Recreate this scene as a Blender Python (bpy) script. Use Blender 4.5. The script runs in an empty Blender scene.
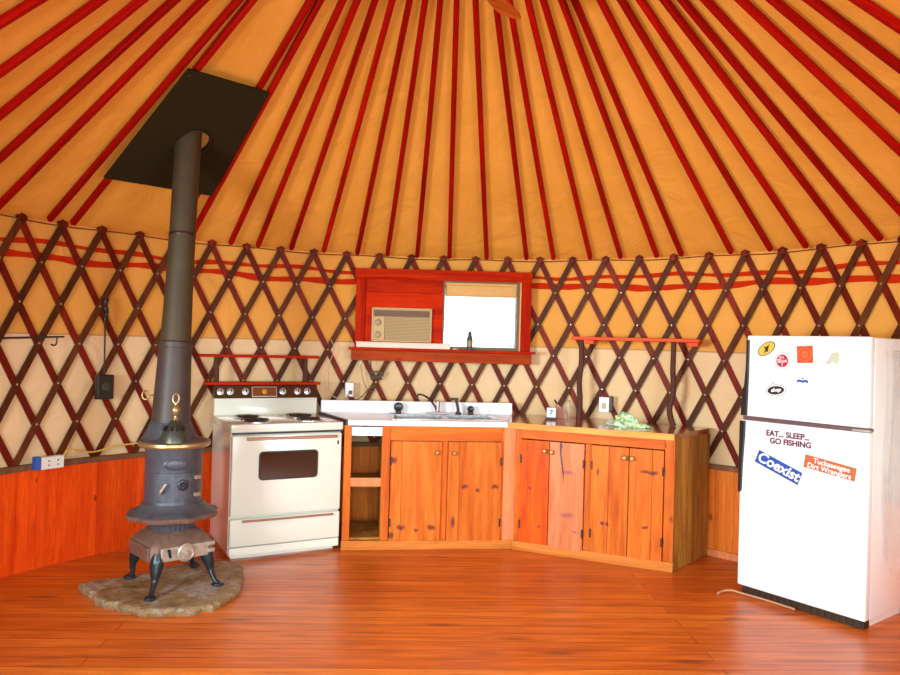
import bpy, bmesh, math, random
from mathutils import Matrix, Vector
R_ = math.radians
SC = bpy.context.scene
COL = SC.collection
random.seed(7)

# ------------------------------------------------------------------ camera, light, exposure
CX, CY, RW = -0.012, 3.238, 3.004          # centre and radius of the yurt
ZT, ZW, ZA = 2.200, 0.636, 4.181           # lattice top, wainscot top, virtual apex
SL = (ZA - 2.214) / RW
cam = bpy.data.cameras.new('camera'); co = bpy.data.objects.new('camera', cam); COL.objects.link(co)
cam.sensor_width = 36; cam.lens = 744.29 / 900 * 36; cam.clip_start = 0.02
co.matrix_world = Matrix.Translation((0, 0, 1.505)) @ Matrix.Rotation(R_(90.371), 4, 'X') @ Matrix.Rotation(R_(1.604), 4, 'Z')
SC.camera = co
W = bpy.data.worlds.new('world'); SC.world = W; W.use_nodes = True
W.node_tree.nodes['Background'].inputs[0].default_value = (0.93, 0.97, 1.0, 1)
W.node_tree.nodes['Background'].inputs[1].default_value = 2.2
SC.view_settings.view_transform = 'Standard'; SC.view_settings.look = 'None'
SC.view_settings.gamma = 1; SC.view_settings.use_curve_mapping = False
SC.view_settings.exposure = 0.0

def area(name, loc, target, sx, sy, power, color):
    l = bpy.data.lights.new(name, 'AREA'); l.shape = 'RECTANGLE'; l.size = sx; l.size_y = sy
    l.energy = power; l.color = color
    o = bpy.data.objects.new(name, l); COL.objects.link(o); o.location = loc
    o.rotation_euler = (Vector(target) - Vector(loc)).to_track_quat('-Z', 'Y').to_euler()
    return o
area('door_daylight', (0.0, -3.2, 2.6), (0.0, 3.0, 1.0), 5.0, 3.6, 900, (0.80, 0.98, 1.0))
area('window_daylight', (-3.05, 0.75, 1.45), (1.9, 4.2, 1.5), 1.5, 1.0, 300, (0.84, 0.98, 1.0))
area('fridge_side_fill', (2.85, 0.55, 1.45), (0.6, 4.6, 1.1), 1.3, 1.0, 95, (0.84, 0.98, 1.0))  # fill lamp out of view, added to brighten the fridge side
area('dome_daylight', (CX, CY, 4.15), (CX, CY, 0), 0.9, 0.9, 40, (1.0, 0.97, 0.9))

# ------------------------------------------------------------------ materials
def srgb(r, g, b):
    f = lambda c: ((c/255+.055)/1.055)**2.4 if c > 10 else c/255/12.92
    return (f(r), f(g), f(b), 1)
def newmat(name):
    m = bpy.data.materials.new(name); m.use_nodes = True
    return m, m.node_tree, m.node_tree.nodes['Principled BSDF']
def flat(name, col, rough=.5, metal=0, noise=0, nscale=20, coat=0, bump=0, trans=0):
    m, t, b = newmat(name)
    b.inputs['Roughness'].default_value = rough; b.inputs['Metallic'].default_value = metal
    b.inputs['Coat Weight'].default_value = coat
    if len(col) == 3: col = (*col, 1)
    b.inputs['Base Color'].default_value = col
    if trans: b.inputs['Transmission Weight'].default_value = trans
    if noise or bump:
        tc = t.nodes.new('ShaderNodeTexCoord'); n = t.nodes.new('ShaderNodeTexNoise')
        n.inputs['Scale'].default_value = nscale; n.inputs['Detail'].default_value = 5
        t.links.new(tc.outputs['Object'], n.inputs['Vector'])
        mx = t.nodes.new('ShaderNodeMix'); mx.data_type = 'RGBA'; mx.blend_type = 'MIX'
        mx.inputs[6].default_value = tuple(c*(1-noise) for c in col[:3]) + (1,)
        mx.inputs[7].default_value = tuple(min(1, c*(1+noise)) for c in col[:3]) + (1,)
        t.links.new(n.outputs['Fac'], mx.inputs[0]); t.links.new(mx.outputs[2], b.inputs['Base Color'])
        if bump:
            bp = t.nodes.new('ShaderNodeBump'); bp.inputs['Strength'].default_value = bump; bp.inputs['Distance'].default_value = .01
            t.links.new(n.outputs['Fac'], bp.inputs['Height']); t.links.new(bp.outputs[0], b.inputs['Normal'])
    return m
def wood(name, light, dark, axis='Z', rough=.4, knots=.0, island=.0, grain=1.0, knotcol=(.05, .012, .02), coat=0.0, alt=None, spec=.12, spots=()):
    m, t, b = newmat(name); N = t.nodes.new; L = t.links.new
    tc = N('ShaderNodeTexCoord'); geo = N('ShaderNodeNewGeometry')
    off = N('ShaderNodeVectorMath'); off.operation = 'MULTIPLY_ADD'
    cmb = N('ShaderNodeCombineXYZ')
    oi = N('ShaderNodeObjectInfo'); rs = N('ShaderNodeMath'); rs.operation = 'ADD'; rf = N('ShaderNodeMath'); rf.operation = 'FRACT'
    L(geo.outputs['Random Per Island'], rs.inputs[0]); L(oi.outputs['Random'], rs.inputs[1]); L(rs.outputs[0], rf.inputs[0]); RND = rf.outputs[0]
    for i in range(3): L(RND, cmb.inputs[i])
    off.inputs[1].default_value = (13.7, 7.3, 31.1)
    L(cmb.outputs[0], off.inputs[0]); L(tc.outputs['Object'], off.inputs[2])
    mp = N('ShaderNodeMapping'); s = {'X': (.8, 9, 9), 'Y': (9, .8, 9), 'Z': (9, 9, .8)}[axis]
    mp.inputs['Scale'].default_value = tuple(v*grain for v in s); L(off.outputs[0], mp.inputs[0])
    n = N('ShaderNodeTexNoise'); n.inputs['Scale'].default_value = 1.6; n.inputs['Detail'].default_value = 7; n.inputs['Roughness'].default_value = .62
    n.inputs['Distortion'].default_value = .7; L(mp.outputs[0], n.inputs[0])
    cr = N('ShaderNodeValToRGB'); cr.color_ramp.elements[0].position = .33; cr.color_ramp.elements[1].position = .68
    cr.color_ramp.elements[0].color = (*dark, 1); cr.color_ramp.elements[1].color = (*light, 1)
    L(n.outputs['Fac'], cr.inputs[0]); out = cr.outputs[0]
    nf = N('ShaderNodeTexNoise'); nf.inputs['Scale'].default_value = 9; nf.inputs['Detail'].default_value = 4; nf.inputs['Roughness'].default_value = .75; L(mp.outputs[0], nf.inputs[0])
    fr2 = N('ShaderNodeMapRange'); fr2.inputs[1].default_value = .3; fr2.inputs[2].default_value = .7; fr2.inputs[3].default_value = .80; fr2.inputs[4].default_value = 1.12; L(nf.outputs['Fac'], fr2.inputs[0])
    mg = N('ShaderNodeVectorMath'); mg.operation = 'SCALE'; L(out, mg.inputs[0]); L(fr2.outputs[0], mg.inputs['Scale']); out = mg.outputs[0]
    if island:
        hs = N('ShaderNodeHueSaturation'); mr = N('ShaderNodeMapRange')
        mr.inputs[3].default_value = 1-island; mr.inputs[4].default_value = 1+island*.7
        L(RND, mr.inputs[0]); L(mr.outputs[0], hs.inputs['Value']); L(out, hs.inputs['Color']); out = hs.outputs[0]
    if alt:   # some boards carry another tint
        mt = N('ShaderNodeMath'); mt.operation = 'FRACT'; ml = N('ShaderNodeMath'); ml.operation = 'MULTIPLY'; ml.inputs[1].default_value = 7.31
        L(geo.outputs['Random Per Island'], ml.inputs[0]); L(ml.outputs[0], mt.inputs[0])
        gt = N('ShaderNodeMath'); gt.operation = 'GREATER_THAN'; gt.inputs[1].default_value = .6; L(mt.outputs[0], gt.inputs[0])
        sc_ = N('ShaderNodeMath'); sc_.operation = 'MULTIPLY'; sc_.inputs[1].default_value = .6; L(gt.outputs[0], sc_.inputs[0])
        mx = N('ShaderNodeMix'); mx.data_type = 'RGBA'; mx.inputs[7].default_value = (*alt, 1)
        L(sc_.outputs[0], mx.inputs[0]); L(out, mx.inputs[6]); out = mx.outputs[2]
    if knots:
        mp2 = N('ShaderNodeMapping'); k = {'X': (2.2, 7, 7), 'Y': (7, 2.2, 7), 'Z': (6, 6, 3.6)}[axis]
        mp2.inputs['Scale'].default_value = k; L(off.outputs[0], mp2.inputs[0])
        v = N('ShaderNodeTexVoronoi'); v.inputs['Scale'].default_value = 1; L(mp2.outputs[0], v.inputs[0])
        kr = N('ShaderNodeValToRGB'); kr.color_ramp.elements[0].position = knots*.45; kr.color_ramp.elements[1].position = knots
        kr.color_ramp.elements[0].color = (1, 1, 1, 1); kr.color_ramp.elements[1].color = (0, 0, 0, 1)
        L(v.outputs['Distance'], kr.inputs[0])
        mx = N('ShaderNodeMix'); mx.data_type = 'RGBA'; mx.inputs[7].default_value = (*knotcol, 1)
        mk = N('ShaderNodeMath'); mk.operation = 'MULTIPLY'; mk.inputs[1].default_value = .8; L(kr.outputs[0], mk.inputs[0])
        L(mk.outputs[0], mx.inputs[0]); L(out, mx.inputs[6]); out = mx.outputs[2]
    for (su, sz, ru, rz_) in spots:      # single knots of this board
        mq = N('ShaderNodeMapping'); mq.vector_type = 'TEXTURE'; mq.inputs['Location'].default_value = (su, -.01, sz); mq.inputs['Scale'].default_value = (ru, 1, rz_)
        ad = N('ShaderNodeVectorMath'); ad.operation = 'MULTIPLY_ADD'; ad.inputs[1].default_value = (.06, 0, .06); L(n.outputs['Color'], ad.inputs[0]); L(tc.outputs['Object'], ad.inputs[2])
        sb = N('ShaderNodeVectorMath'); sb.operation = 'SUBTRACT'; sb.inputs[1].default_value = (.03, 0, .03); L(ad.outputs[0], sb.inputs[0]); L(sb.outputs[0], mq.inputs[0])
        ln = N('ShaderNodeVectorMath'); ln.operation = 'LENGTH'; L(mq.outputs[0], ln.inputs[0])
        mr_ = N('ShaderNodeMapRange'); mr_.inputs[1].default_value = .45; mr_.inputs[2].default_value = 1.1; mr_.inputs[3].default_value = .85; mr_.inputs[4].default_value = 0; L(ln.outputs['Value'], mr_.inputs[0])
        mx = N('ShaderNodeMix'); mx.data_type = 'RGBA'; mx.inputs[7].default_value = (*knotcol, 1); L(mr_.outputs[0], mx.inputs[0]); L(out, mx.inputs[6]); out = mx.outputs[2]
    L(out, b.inputs['Base Color']); b.inputs['Specular IOR Level'].default_value = spec
    b.inputs['Roughness'].default_value = rough; b.inputs['Coat Weight'].default_value = coat; b.inputs['Coat Roughness'].default_value = .18
    bp = N('ShaderNodeBump'); bp.inputs['Strength'].default_value = .15; bp.inputs['Distance'].default_value = .003
    L(n.outputs['Fac'], bp.inputs['Height']); L(bp.outputs[0], b.inputs['Normal'])
    return m

M = {}
M['wainscot'] = wood('wainscot_pine', (.86, .105, .006), (.66, .040, .003), 'Z', .45, .10, .14, knotcol=(.28, .015, .003))
M['pine'] = wood('cabinet_pine', (.74, .185, .022), (.50, .080, .008), 'Z', .4, .12, .12, knotcol=(.16, .03, .02))
M['pine_x'] = wood('cabinet_pine_rail', (.74, .185, .022), (.50, .080, .008), 'X', .4, .08, .1, knotcol=(.16, .03, .02))
KC = (.11, .025, .035)
PD = dict(light=(.78, .215, .028), dark=(.50, .088, .009), axis='Z', rough=.4, knots=.0, island=.10, knotcol=KC)
M['door_a'] = wood('door_pine_a', **PD, spots=[(.355, .645, .032, .028), (.42, .165, .035, .022), (.64, .165, .036, .024), (.35, .11, .030, .028), (.53, .14, .014, .016)])
M['door_b'] = wood('door_pine_b', **PD, spots=[(.87, .455, .032, .020), (.975, .43, .016, .018), (1.10, .455, .034, .020), (.80, .20, .02, .05)])
M['door_c'] = wood('door_pine_c', **{**PD, 'light': (.76, .13, .012), 'dark': (.50, .050, .005)}, spots=[(.12, .46, .012, .012), (.20, .20, .01, .012)])
M['door_e'] = wood('door_pine_e', **{**PD, 'alt': None}, spots=[(.655, .275, .016, .016), (.690, .270, .018, .018), (.62, .62, .01, .03)])
M['door_f'] = wood('door_pine_f', **{**PD, 'alt': (.74, .24, .11)}, spots=[(.95, .66, .06, .014), (1.00, .655, .03, .018), (.945, .28, .03, .012)])
M['pine_pale'] = wood('pale_pine', (.82, .30, .13), (.70, .20, .075), 'Z', .45, .0, .05, knotcol=(.2, .06, .04))
M['door_d'] = wood('door_pine_d', (.76, .27, .12), (.56, .15, .055), 'Z', .4, .0, .05, knotcol=(.36, .10, .10), spots=[(.40, .60, .06, .016), (.40, .30, .06, .022), (.46, .19, .03, .012)])
M['pine_side'] = wood('rough_side_pine', (.60, .29, .055), (.28, .105, .018), 'Z', .5, .10, .16, knotcol=(.12, .04, .01))
M['counter'] = wood('varnished_counter', (.50, .13, .022), (.20, .04, .008), 'X', .14, .10, .1, coat=.5, spec=.4)
M['counter_edge'] = wood('counter_edge', (.92, .40, .095), (.78, .26, .045), 'X', .35, .0, .05)
M['toe'] = wood('toe_pine', (.74, .26, .05), (.50, .14, .02), 'X', .45, .06, .08, knotcol=(.2, .06, .03))
M['redwood'] = wood('red_stained_wood', (.62, .034, .003), (.36, .010, .002), 'X', .4, .07, .12, knotcol=(.2, .01, .004), spec=.02)
M['apron'] = wood('brown_red_wood', (.52, .075, .012), (.30, .030, .005), 'X', .45, .09, .1, knotcol=(.2, .03, .02), spec=.05)
M['redwood_z'] = wood('red_stained_wood_upright', (.62, .034, .003), (.36, .010, .002), 'Z', .4, .0, .12, spec=.02)
M['rafter'] = wood('rafter_red', (.46, .006, .002), (.26, .003, .001), 'X', .4, .05, .2, knotcol=(.12, .005, .002), spec=.05)
M['slat_red'] = wood('lattice_red', (.22, .016, .004), (.12, .009, .003), 'Z', .45, 0, .35)
M['slat_brown'] = wood('lattice_brown', (.14, .036, .009), (.07, .018, .005), 'Z', .5, 0, .3)
M['strap'] = flat('strap_red', (.50, .024, .004), .95, noise=.2)
M['fan'] = wood('fan_blade_wood', (.80, .17, .02), (.40, .05, .006), 'X', .35, 0, .1)
M['bark'] = flat('bark', (.085, .024, .012), .8, noise=.7, nscale=40, bump=.6)
M['shelf'] = wood('shelf_orange', (.85, .10, .012), (.65, .05, .006), 'X', .4, 0, .1)
M['black'] = flat('black_plastic', (.012, .010, .010), .35)
M['dark'] = flat('dark_brown', (.035, .018, .010), .5)
M['enamel'] = flat('cream_enamel', (.76, .80, .70), .16, coat=.4)
M['fridge'] = flat('fridge_white', (.86, .90, .92), .28, coat=.2)
M['chrome'] = flat('chrome', (.72, .74, .76), .28, .7)
M['steel'] = flat('stainless_steel', (.55, .54, .55), .25, 1)
M['copper'] = flat('trim_copper', (.42, .20, .14), .35, .6)
M['panel'] = flat('panel_brown', (.045, .018, .010), .25, coat=.5)
M['coil'] = flat('burner_coil', (.03, .02, .02), .5)
M['glass_dark'] = flat('oven_glass', (.035, .022, .014), .06, coat=1)
M['iron'] = flat('cast_iron', (.075, .084, .105), .45, .35, noise=.35, nscale=26, bump=.25)
M['iron_dark'] = flat('cast_iron_leg', (.035, .045, .055), .3, .6, noise=.3)
M['rust'] = flat('rusty_iron', (.17, .10, .070), .55, .2, noise=.5, nscale=30, bump=.2)
M['nickel'] = flat('aged_nickel', (.42, .36, .30), .4, .45, noise=.35, nscale=40)
M['brass'] = flat('brass', (.38, .27, .12), .36, .7)
M['dull_brass'] = flat('dull_brass', (.34, .20, .06), .38, .5)
M['pipe'] = flat('stove_pipe', (.050, .034, .013), .6, 0, noise=.35, nscale=9)
M['pipe_low'] = flat('stove_pipe_lower', (.055, .040, .034), .5, .15, noise=.35, nscale=9)
M['plate'] = flat('roof_plate', (.028, .020, .007), 1, 0, noise=.35, nscale=90)
M['laminate'] = flat('white_laminate', (.80, .82, .88), .25)
M['white'] = flat('white_plastic', (.82, .82, .85), .4)
M['cream'] = flat('cream_plastic', (.50, .33, .115), .4)
M['cream_dark'] = flat('grille_shadow', (.16, .055, .02), .5)
M['tan'] = flat('blind_cloth', (.66, .38, .12), .7, noise=.08)
M['hinge'] = flat('dark_hinge', (.05, .02, .015), .4, .5)
M['cable_dark'] = flat('cable_dark', (.10, .08, .06), .5)
M['cable_pale'] = flat('cable_pale', (.55, .45, .30), .5)
M['yellow'] = flat('yellow_cord', (.75, .50, .08), .5)
M['blue'] = flat('blue_plastic', (.03, .10, .45), .5)
M['wire'] = flat('steel_wire', (.13, .05, .02), .5, .3)

M['plate'].node_tree.nodes['Principled BSDF'].inputs['Specular IOR Level'].default_value = .1
M['strap'].node_tree.nodes['Principled BSDF'].inputs['Specular IOR Level'].default_value = .05
def canvas(name, kind):
    m, t, b = newmat(name); N = t.nodes.new; L = t.links.new
    tc = N('ShaderNodeTexCoord'); n = N('ShaderNodeTexNoise'); n.inputs['Scale'].default_value = 2.2; n.inputs['Detail'].default_value = 6
    L(tc.outputs['Object'], n.inputs[0])
    cr = N('ShaderNodeValToRGB'); L(n.outputs[0], cr.inputs[0])
    cr.color_ramp.elements[0].position = .3; cr.color_ramp.elements[1].position = .7
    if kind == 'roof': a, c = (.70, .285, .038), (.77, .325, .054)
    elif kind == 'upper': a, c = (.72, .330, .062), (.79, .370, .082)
    else: a, c = (.76, .52, .27), (.82, .59, .35)  # wall's warm light above, daylight below: put into two canvas colours
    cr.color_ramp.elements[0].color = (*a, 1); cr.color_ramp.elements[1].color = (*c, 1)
    L(cr.outputs[0], b.inputs['Base Color']); b.inputs['Roughness'].default_value = .9; b.inputs['Specular IOR Level'].default_value = .08
    n2 = N('ShaderNodeTexNoise'); n2.inputs['Scale'].default_value = 3; n2.inputs['Detail'].default_value = 3; n2.inputs['Distortion'].default_value = 1.5
    L(tc.outputs['Object'], n2.inputs[0])
    bp = N('ShaderNodeBump'); bp.inputs['Strength'].default_value = .5; bp.inputs['Distance'].default_value = .05
    L(n2.outputs[0], bp.inputs['Height']); L(bp.outputs[0], b.inputs['Normal'])
    if kind == 'roof':
        tr = N('ShaderNodeBsdfTranslucent'); L(cr.outputs[0], tr.inputs[0])
        ms = N('ShaderNodeMixShader'); ms.inputs[0].default_value = .10
        out = t.nodes['Material Output']; L(b.outputs[0], ms.inputs[1]); L(tr.outputs[0], ms.inputs[2]); L(ms.outputs[0], out.inputs[0])
    return m
M['roof'] = canvas('roof_canvas', 'roof'); M['wall_up'] = canvas('wall_canvas_upper_warm_lit', 'upper'); M['wall_low'] = canvas('wall_canvas_lower_daylit', 'lower')

def floor_mat():
    m, t, b = newmat('floor_boards'); N = t.nodes.new; L = t.links.new
    tc = N('ShaderNodeTexCoord'); mp = N('ShaderNodeMapping'); mp.inputs['Rotation'].default_value = (0, 0, R_(-3)); mp.inputs['Location'].default_value = (1.45, .03, 0); L(tc.outputs['Object'], mp.inputs[0])
    br = N('ShaderNodeTexBrick'); br.inputs['Scale'].default_value = 1; br.inputs['Brick Width'].default_value = 4.7; br.inputs['Row Height'].default_value = .105
    br.inputs['Mortar Size'].default_value = .003; br.inputs['Mortar Smooth'].default_value = .3; br.offset = .37
    br.inputs['Color1'].default_value = (.72, .195, .020, 1); br.inputs['Color2'].default_value = (.56, .110, .010, 1); br.inputs['Mortar'].default_value = (.22, .030, .004, 1)
    L(mp.outputs[0], br.inputs[0])
    mp2 = N('ShaderNodeMapping'); mp2.inputs['Scale'].default_value = (.9, 11, 1); L(mp.outputs[0], mp2.inputs[0])
    n = N('ShaderNodeTexNoise'); n.inputs['Scale'].default_value = 2.2; n.inputs['Detail'].default_value = 8; n.inputs['Roughness'].default_value = .65; n.inputs['Distortion'].default_value = .5
    L(mp2.outputs[0], n.inputs[0])
    cr = N('ShaderNodeValToRGB'); cr.color_ramp.elements[0].position = .25; cr.color_ramp.elements[1].position = .72
    cr.color_ramp.elements[0].color = (.50, .34, .26, 1); cr.color_ramp.elements[1].color = (1.18, 1.22, 1.22, 1); L(n.outputs[0], cr.inputs[0])
    mx = N('ShaderNodeMix'); mx.data_type = 'RGBA'; mx.blend_type = 'MULTIPLY'; mx.inputs[0].default_value = 1
    L(br.outputs[0], mx.inputs[6]); L(cr.outputs[0], mx.inputs[7])
    # knots and dark scars along the boards
    mp3 = N('ShaderNodeMapping'); mp3.inputs['Scale'].default_value = (1.5, 6.5, 1); L(mp.outputs[0], mp3.inputs[0])
    v = N('ShaderNodeTexVoronoi'); v.inputs['Scale'].default_value = 1.0; L(mp3.outputs[0], v.inputs[0])
    kr = N('ShaderNodeValToRGB'); kr.color_ramp.elements[0].position = .05; kr.color_ramp.elements[1].position = .19
    kr.color_ramp.elements[0].color = (.75, .75, .75, 1); kr.color_ramp.elements[1].color = (0, 0, 0, 1); L(v.outputs['Distance'], kr.inputs[0])
    mx2 = N('ShaderNodeMix'); mx2.data_type = 'RGBA'; mx2.inputs[7].default_value = (.14, .022, .006, 1)
    L(kr.outputs[0], mx2.inputs[0]); L(mx.outputs[2], mx2.inputs[6]); L(mx2.outputs[2], b.inputs['Base Color'])
    n3 = N('ShaderNodeTexNoise'); n3.inputs['Scale'].default_value = 3; n3.inputs['Detail'].default_value = 4; L(tc.outputs['Object'], n3.inputs[0])
    mr = N('ShaderNodeMapRange'); mr.inputs[3].default_value = .22; mr.inputs[4].default_value = .42; L(n3.outputs[0], mr.inputs[0]); L(mr.outputs[0], b.inputs['Roughness'])
    bp = N('ShaderNodeBump'); bp.inputs['Strength'].default_value = .25; bp.inputs['Distance'].default_value = .004
    L(n.outputs[0], bp.inputs['Height']); L(bp.outputs[0], b.inputs['Normal'])
    return m
M['floor'] = floor_mat()
def stone_mat():
    m, t, b = newmat('hearth_stone'); N = t.nodes.new; L = t.links.new
    tc = N('ShaderNodeTexCoord'); n = N('ShaderNodeTexNoise'); n.inputs['Scale'].default_value = 8; n.inputs['Detail'].default_value = 12; n.inputs['Roughness'].default_value = .82; n.inputs['Distortion'].default_value = .8
    L(tc.outputs['Object'], n.inputs[0])
    cr = N('ShaderNodeValToRGB'); L(n.outputs[0], cr.inputs[0]); e = cr.color_ramp.elements
    e[0].position = .36; e[0].color = (.05, .028, .014, 1); e[1].position = .66; e[1].color = (.46, .43, .39, 1)
    x = e.new(.44); x.color = (.23, .14, .05, 1); x = e.new(.54); x.color = (.30, .21, .10, 1)
    ng = N('ShaderNodeTexNoise'); ng.inputs['Scale'].default_value = 5.5; ng.inputs['Detail'].default_value = 8; ng.inputs['Roughness'].default_value = .75; L(tc.outputs['Object'], ng.inputs[0])
    mg = N('ShaderNodeMapRange'); mg.inputs[1].default_value = .53; mg.inputs[2].default_value = .60; mg.inputs[4].default_value = .75; L(ng.outputs['Fac'], mg.inputs[0])
    mxg = N('ShaderNodeMix'); mxg.data_type = 'RGBA'; mxg.inputs[7].default_value = (.42, .40, .37, 1); L(mg.outputs[0], mxg.inputs[0]); L(cr.outputs[0], mxg.inputs[6])
    vc = N('ShaderNodeTexVoronoi'); vc.feature = 'DISTANCE_TO_EDGE'; vc.inputs['Scale'].default_value = 4.5; dm = N('ShaderNodeVectorMath'); dm.operation = 'MULTIPLY_ADD'; dm.inputs[1].default_value = (.25, .25, .25)
    L(n.outputs['Color'], dm.inputs[0]); L(tc.outputs['Object'], dm.inputs[2]); L(dm.outputs[0], vc.inputs[0])
    mc = N('ShaderNodeMapRange'); mc.inputs[1].default_value = .0; mc.inputs[2].default_value = .022; mc.inputs[3].default_value = .75; mc.inputs[4].default_value = 0; L(vc.outputs['Distance'], mc.inputs[0])
    mxc = N('ShaderNodeMix'); mxc.data_type = 'RGBA'; mxc.inputs[7].default_value = (.06, .035, .015, 1); L(mc.outputs[0], mxc.inputs[0]); L(mxg.outputs[2], mxc.inputs[6])
    L(mxc.outputs[2], b.inputs['Base Color']); b.inputs['Roughness'].default_value = .55
    bp = N('ShaderNodeBump'); bp.inputs['Strength'].default_value = .8; bp.inputs['Distance'].default_value = .02
    L(n.outputs[0], bp.inputs['Height']); L(bp.outputs[0], b.inputs['Normal'])
    return m
M['stone'] = stone_mat()
def glass_mat():
    m, t, b = newmat('window_glass'); N = t.nodes.new; L = t.links.new
    tr = N('ShaderNodeBsdfTransparent'); gl = N('ShaderNodeBsdfGlossy'); gl.inputs['Roughness'].default_value = .02
    ms = N('ShaderNodeMixShader'); ms.inputs[0].default_value = .06
    L(tr.outputs[0], ms.inputs[1]); L(gl.outputs[0], ms.inputs[2]); L(ms.outputs[0], t.nodes['Material Output'].inputs[0])
    return m
M['glass'] = glass_mat()
def film_mat(name, col, mixf):
    m, t, b = newmat(name); N = t.nodes.new; L = t.links.new
    tr = N('ShaderNodeBsdfTransparent'); ms = N('ShaderNodeMixShader'); ms.inputs[0].default_value = mixf
    b.inputs['Base Color'].default_value = (*col, 1); b.inputs['Roughness'].default_value = .2
    L(tr.outputs[0], ms.inputs[1]); L(b.outputs[0], ms.inputs[2]); L(ms.outputs[0], t.nodes['Material Output'].inputs[0])
    return m
M['film'] = film_mat('clear_film', (.85, .87, .90), .35)
def bag_mat():
    m, t, b = newmat('green_bag'); N = t.nodes.new; L = t.links.new
    tc = N('ShaderNodeTexCoord'); n = N('ShaderNodeTexNoise'); n.inputs['Scale'].default_value = 26; n.inputs['Detail'].default_value = 3; n.inputs['Distortion'].default_value = 1.5
    L(tc.outputs['Object'], n.inputs[0]); cr = N('ShaderNodeValToRGB'); L(n.outputs[0], cr.inputs[0]); e = cr.color_ramp.elements
    e[0].position = .36; e[0].color = (.10, .30, .16, 1); e[1].position = .62; e[1].color = (.62, .80, .62, 1)
    x = e.new(.48); x.color = (.36, .62, .40, 1); x = e.new(.54); x.color = (.60, .68, .18, 1)
    L(cr.outputs[0], b.inputs['Base Color']); b.inputs['Roughness'].default_value = .25
    return m
M['bag'] = bag_mat()

# ------------------------------------------------------------------ helpers
def tag(o, label=None, cat=None, group=None, kind=None):
    if label: o['label'] = label
    if cat: o['category'] = cat
    if group: o['group'] = group
    if kind: o['kind'] = kind
    return o
def empty(name, loc=(0, 0, 0), rz=0, label=None, cat=None, group=None, kind=None):
    o = bpy.data.objects.new(name, None); o.empty_display_size = .1; COL.objects.link(o)
    o.location = loc; o.rotation_euler = (0, 0, rz)
    return tag(o, label, cat, group, kind)
class MB:
    def __init__(s): s.bm = bmesh.new()
    def _merge(s, b):
        me = bpy.data.meshes.new('t'); b.to_mesh(me); b.free(); s.bm.from_mesh(me); bpy.data.meshes.remove(me)
    def box(s, x0, x1, y0, y1, z0, z1, bev=0, mat=None, seg=2):
        b = bmesh.new(); bmesh.ops.create_cube(b, size=1)
        for v in b.verts: v.co = Vector(((x0+x1)/2+v.co.x*(x1-x0), (y0+y1)/2+v.co.y*(y1-y0), (z0+z1)/2+v.co.z*(z1-z0)))
        if bev: bmesh.ops.bevel(b, geom=b.edges[:], offset=bev, segments=seg, affect='EDGES', profile=.5)
        if mat: b.transform(mat)
        s._merge(b); return s
    def prism(s, pts, z0, z1, bev=0, mat=None):
        b = bmesh.new(); lo = [b.verts.new((*p, z0)) for p in pts]; hi = [b.verts.new((*p, z1)) for p in pts]
        n = len(pts); b.faces.new(lo[::-1]); b.faces.new(hi)
        for i in range(n): b.faces.new((lo[i], lo[(i+1) % n], hi[(i+1) % n], hi[i]))
        bmesh.ops.recalc_face_normals(b, faces=b.faces[:])
        if bev: bmesh.ops.bevel(b, geom=b.edges[:], offset=bev, segments=2, affect='EDGES')
        if mat: b.transform(mat)
        s._merge(b); return s
    def lathe(s, prof, n=32, mat=None, ang0=0, mod=None):
        b = bmesh.new(); rings = []
        for k, (r, z) in enumerate(prof):
            rg = []
            for i in range(n):
                a = ang0+2*math.pi*i/n; rr = max(r, 1e-4)
                if mod: rr *= mod(k, a, i)
                rg.append(b.verts.new((rr*math.cos(a), rr*math.sin(a), z)))
            rings.append(rg)
        for k in range(len(rings)-1):
            for i in range(n): b.faces.new((rings[k][i], rings[k][(i+1) % n], rings[k+1][(i+1) % n], rings[k+1][i]))
        b.faces.new(rings[0][::-1]); b.faces.new(rings[-1])
        bmesh.ops.recalc_face_normals(b, faces=b.faces[:])
        if mat: b.transform(mat)
        s._merge(b); return s
    def tube(s, pts, r, n=10, mat=None):
        b = bmesh.new(); pts = [Vector(p) for p in pts]; rings = []; rs = r if isinstance(r, (list, tuple)) else [r]*len(pts)
        up = None
        for i, p in enumerate(pts):
            d = (pts[min(i+1, len(pts)-1)]-pts[max(i-1, 0)]).normalized()
            if up is None: up = d.orthogonal().normalized()
            up = (up-d*up.dot(d)).normalized(); sd = d.cross(up)
            rings.append([b.verts.new(p+(up*math.cos(2*math.pi*k/n)+sd*math.sin(2*math.pi*k/n))*rs[i]) for k in range(n)])
        for a, c in zip(rings, rings[1:]):
            for i in range(n): b.faces.new((a[i], a[(i+1) % n], c[(i+1) % n], c[i]))
        b.faces.new(rings[0][::-1]); b.faces.new(rings[-1])
        bmesh.ops.recalc_face_normals(b, faces=b.faces[:])
        if mat: b.transform(mat)
        s._merge(b); return s
    def build(s, name, mat, parent=None, smooth=False, **k):
        me = bpy.data.meshes.new(name); s.bm.to_mesh(me); s.bm.free()
        if smooth:
            for p in me.polygons: p.use_smooth = True
            if hasattr(me, 'set_sharp_from_angle'): me.set_sharp_from_angle(angle=R_(38))
        me.materials.append(M[mat] if isinstance(mat, str) else mat)
        o = bpy.data.objects.new(name, me); COL.objects.link(o)
        if parent: o.parent = parent
        return tag(o, k.get('label'), k.get('cat'), k.get('group'), k.get('kind'))
def spline(pts, m=8):
    pts = [Vector(p) for p in pts]; out = []
    P = [pts[0]]+pts+[pts[-1]]
    for i in range(1, len(P)-2):
        for k in range(m):
            t = k/m; a, b, c, d = P[i-1], P[i], P[i+1], P[i+2]
            out.append(.5*((2*b)+(c-a)*t+(2*a-5*b+4*c-d)*t*t+(3*b-a-3*c+d)*t*t*t))
    out.append(pts[-1]); return out
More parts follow.
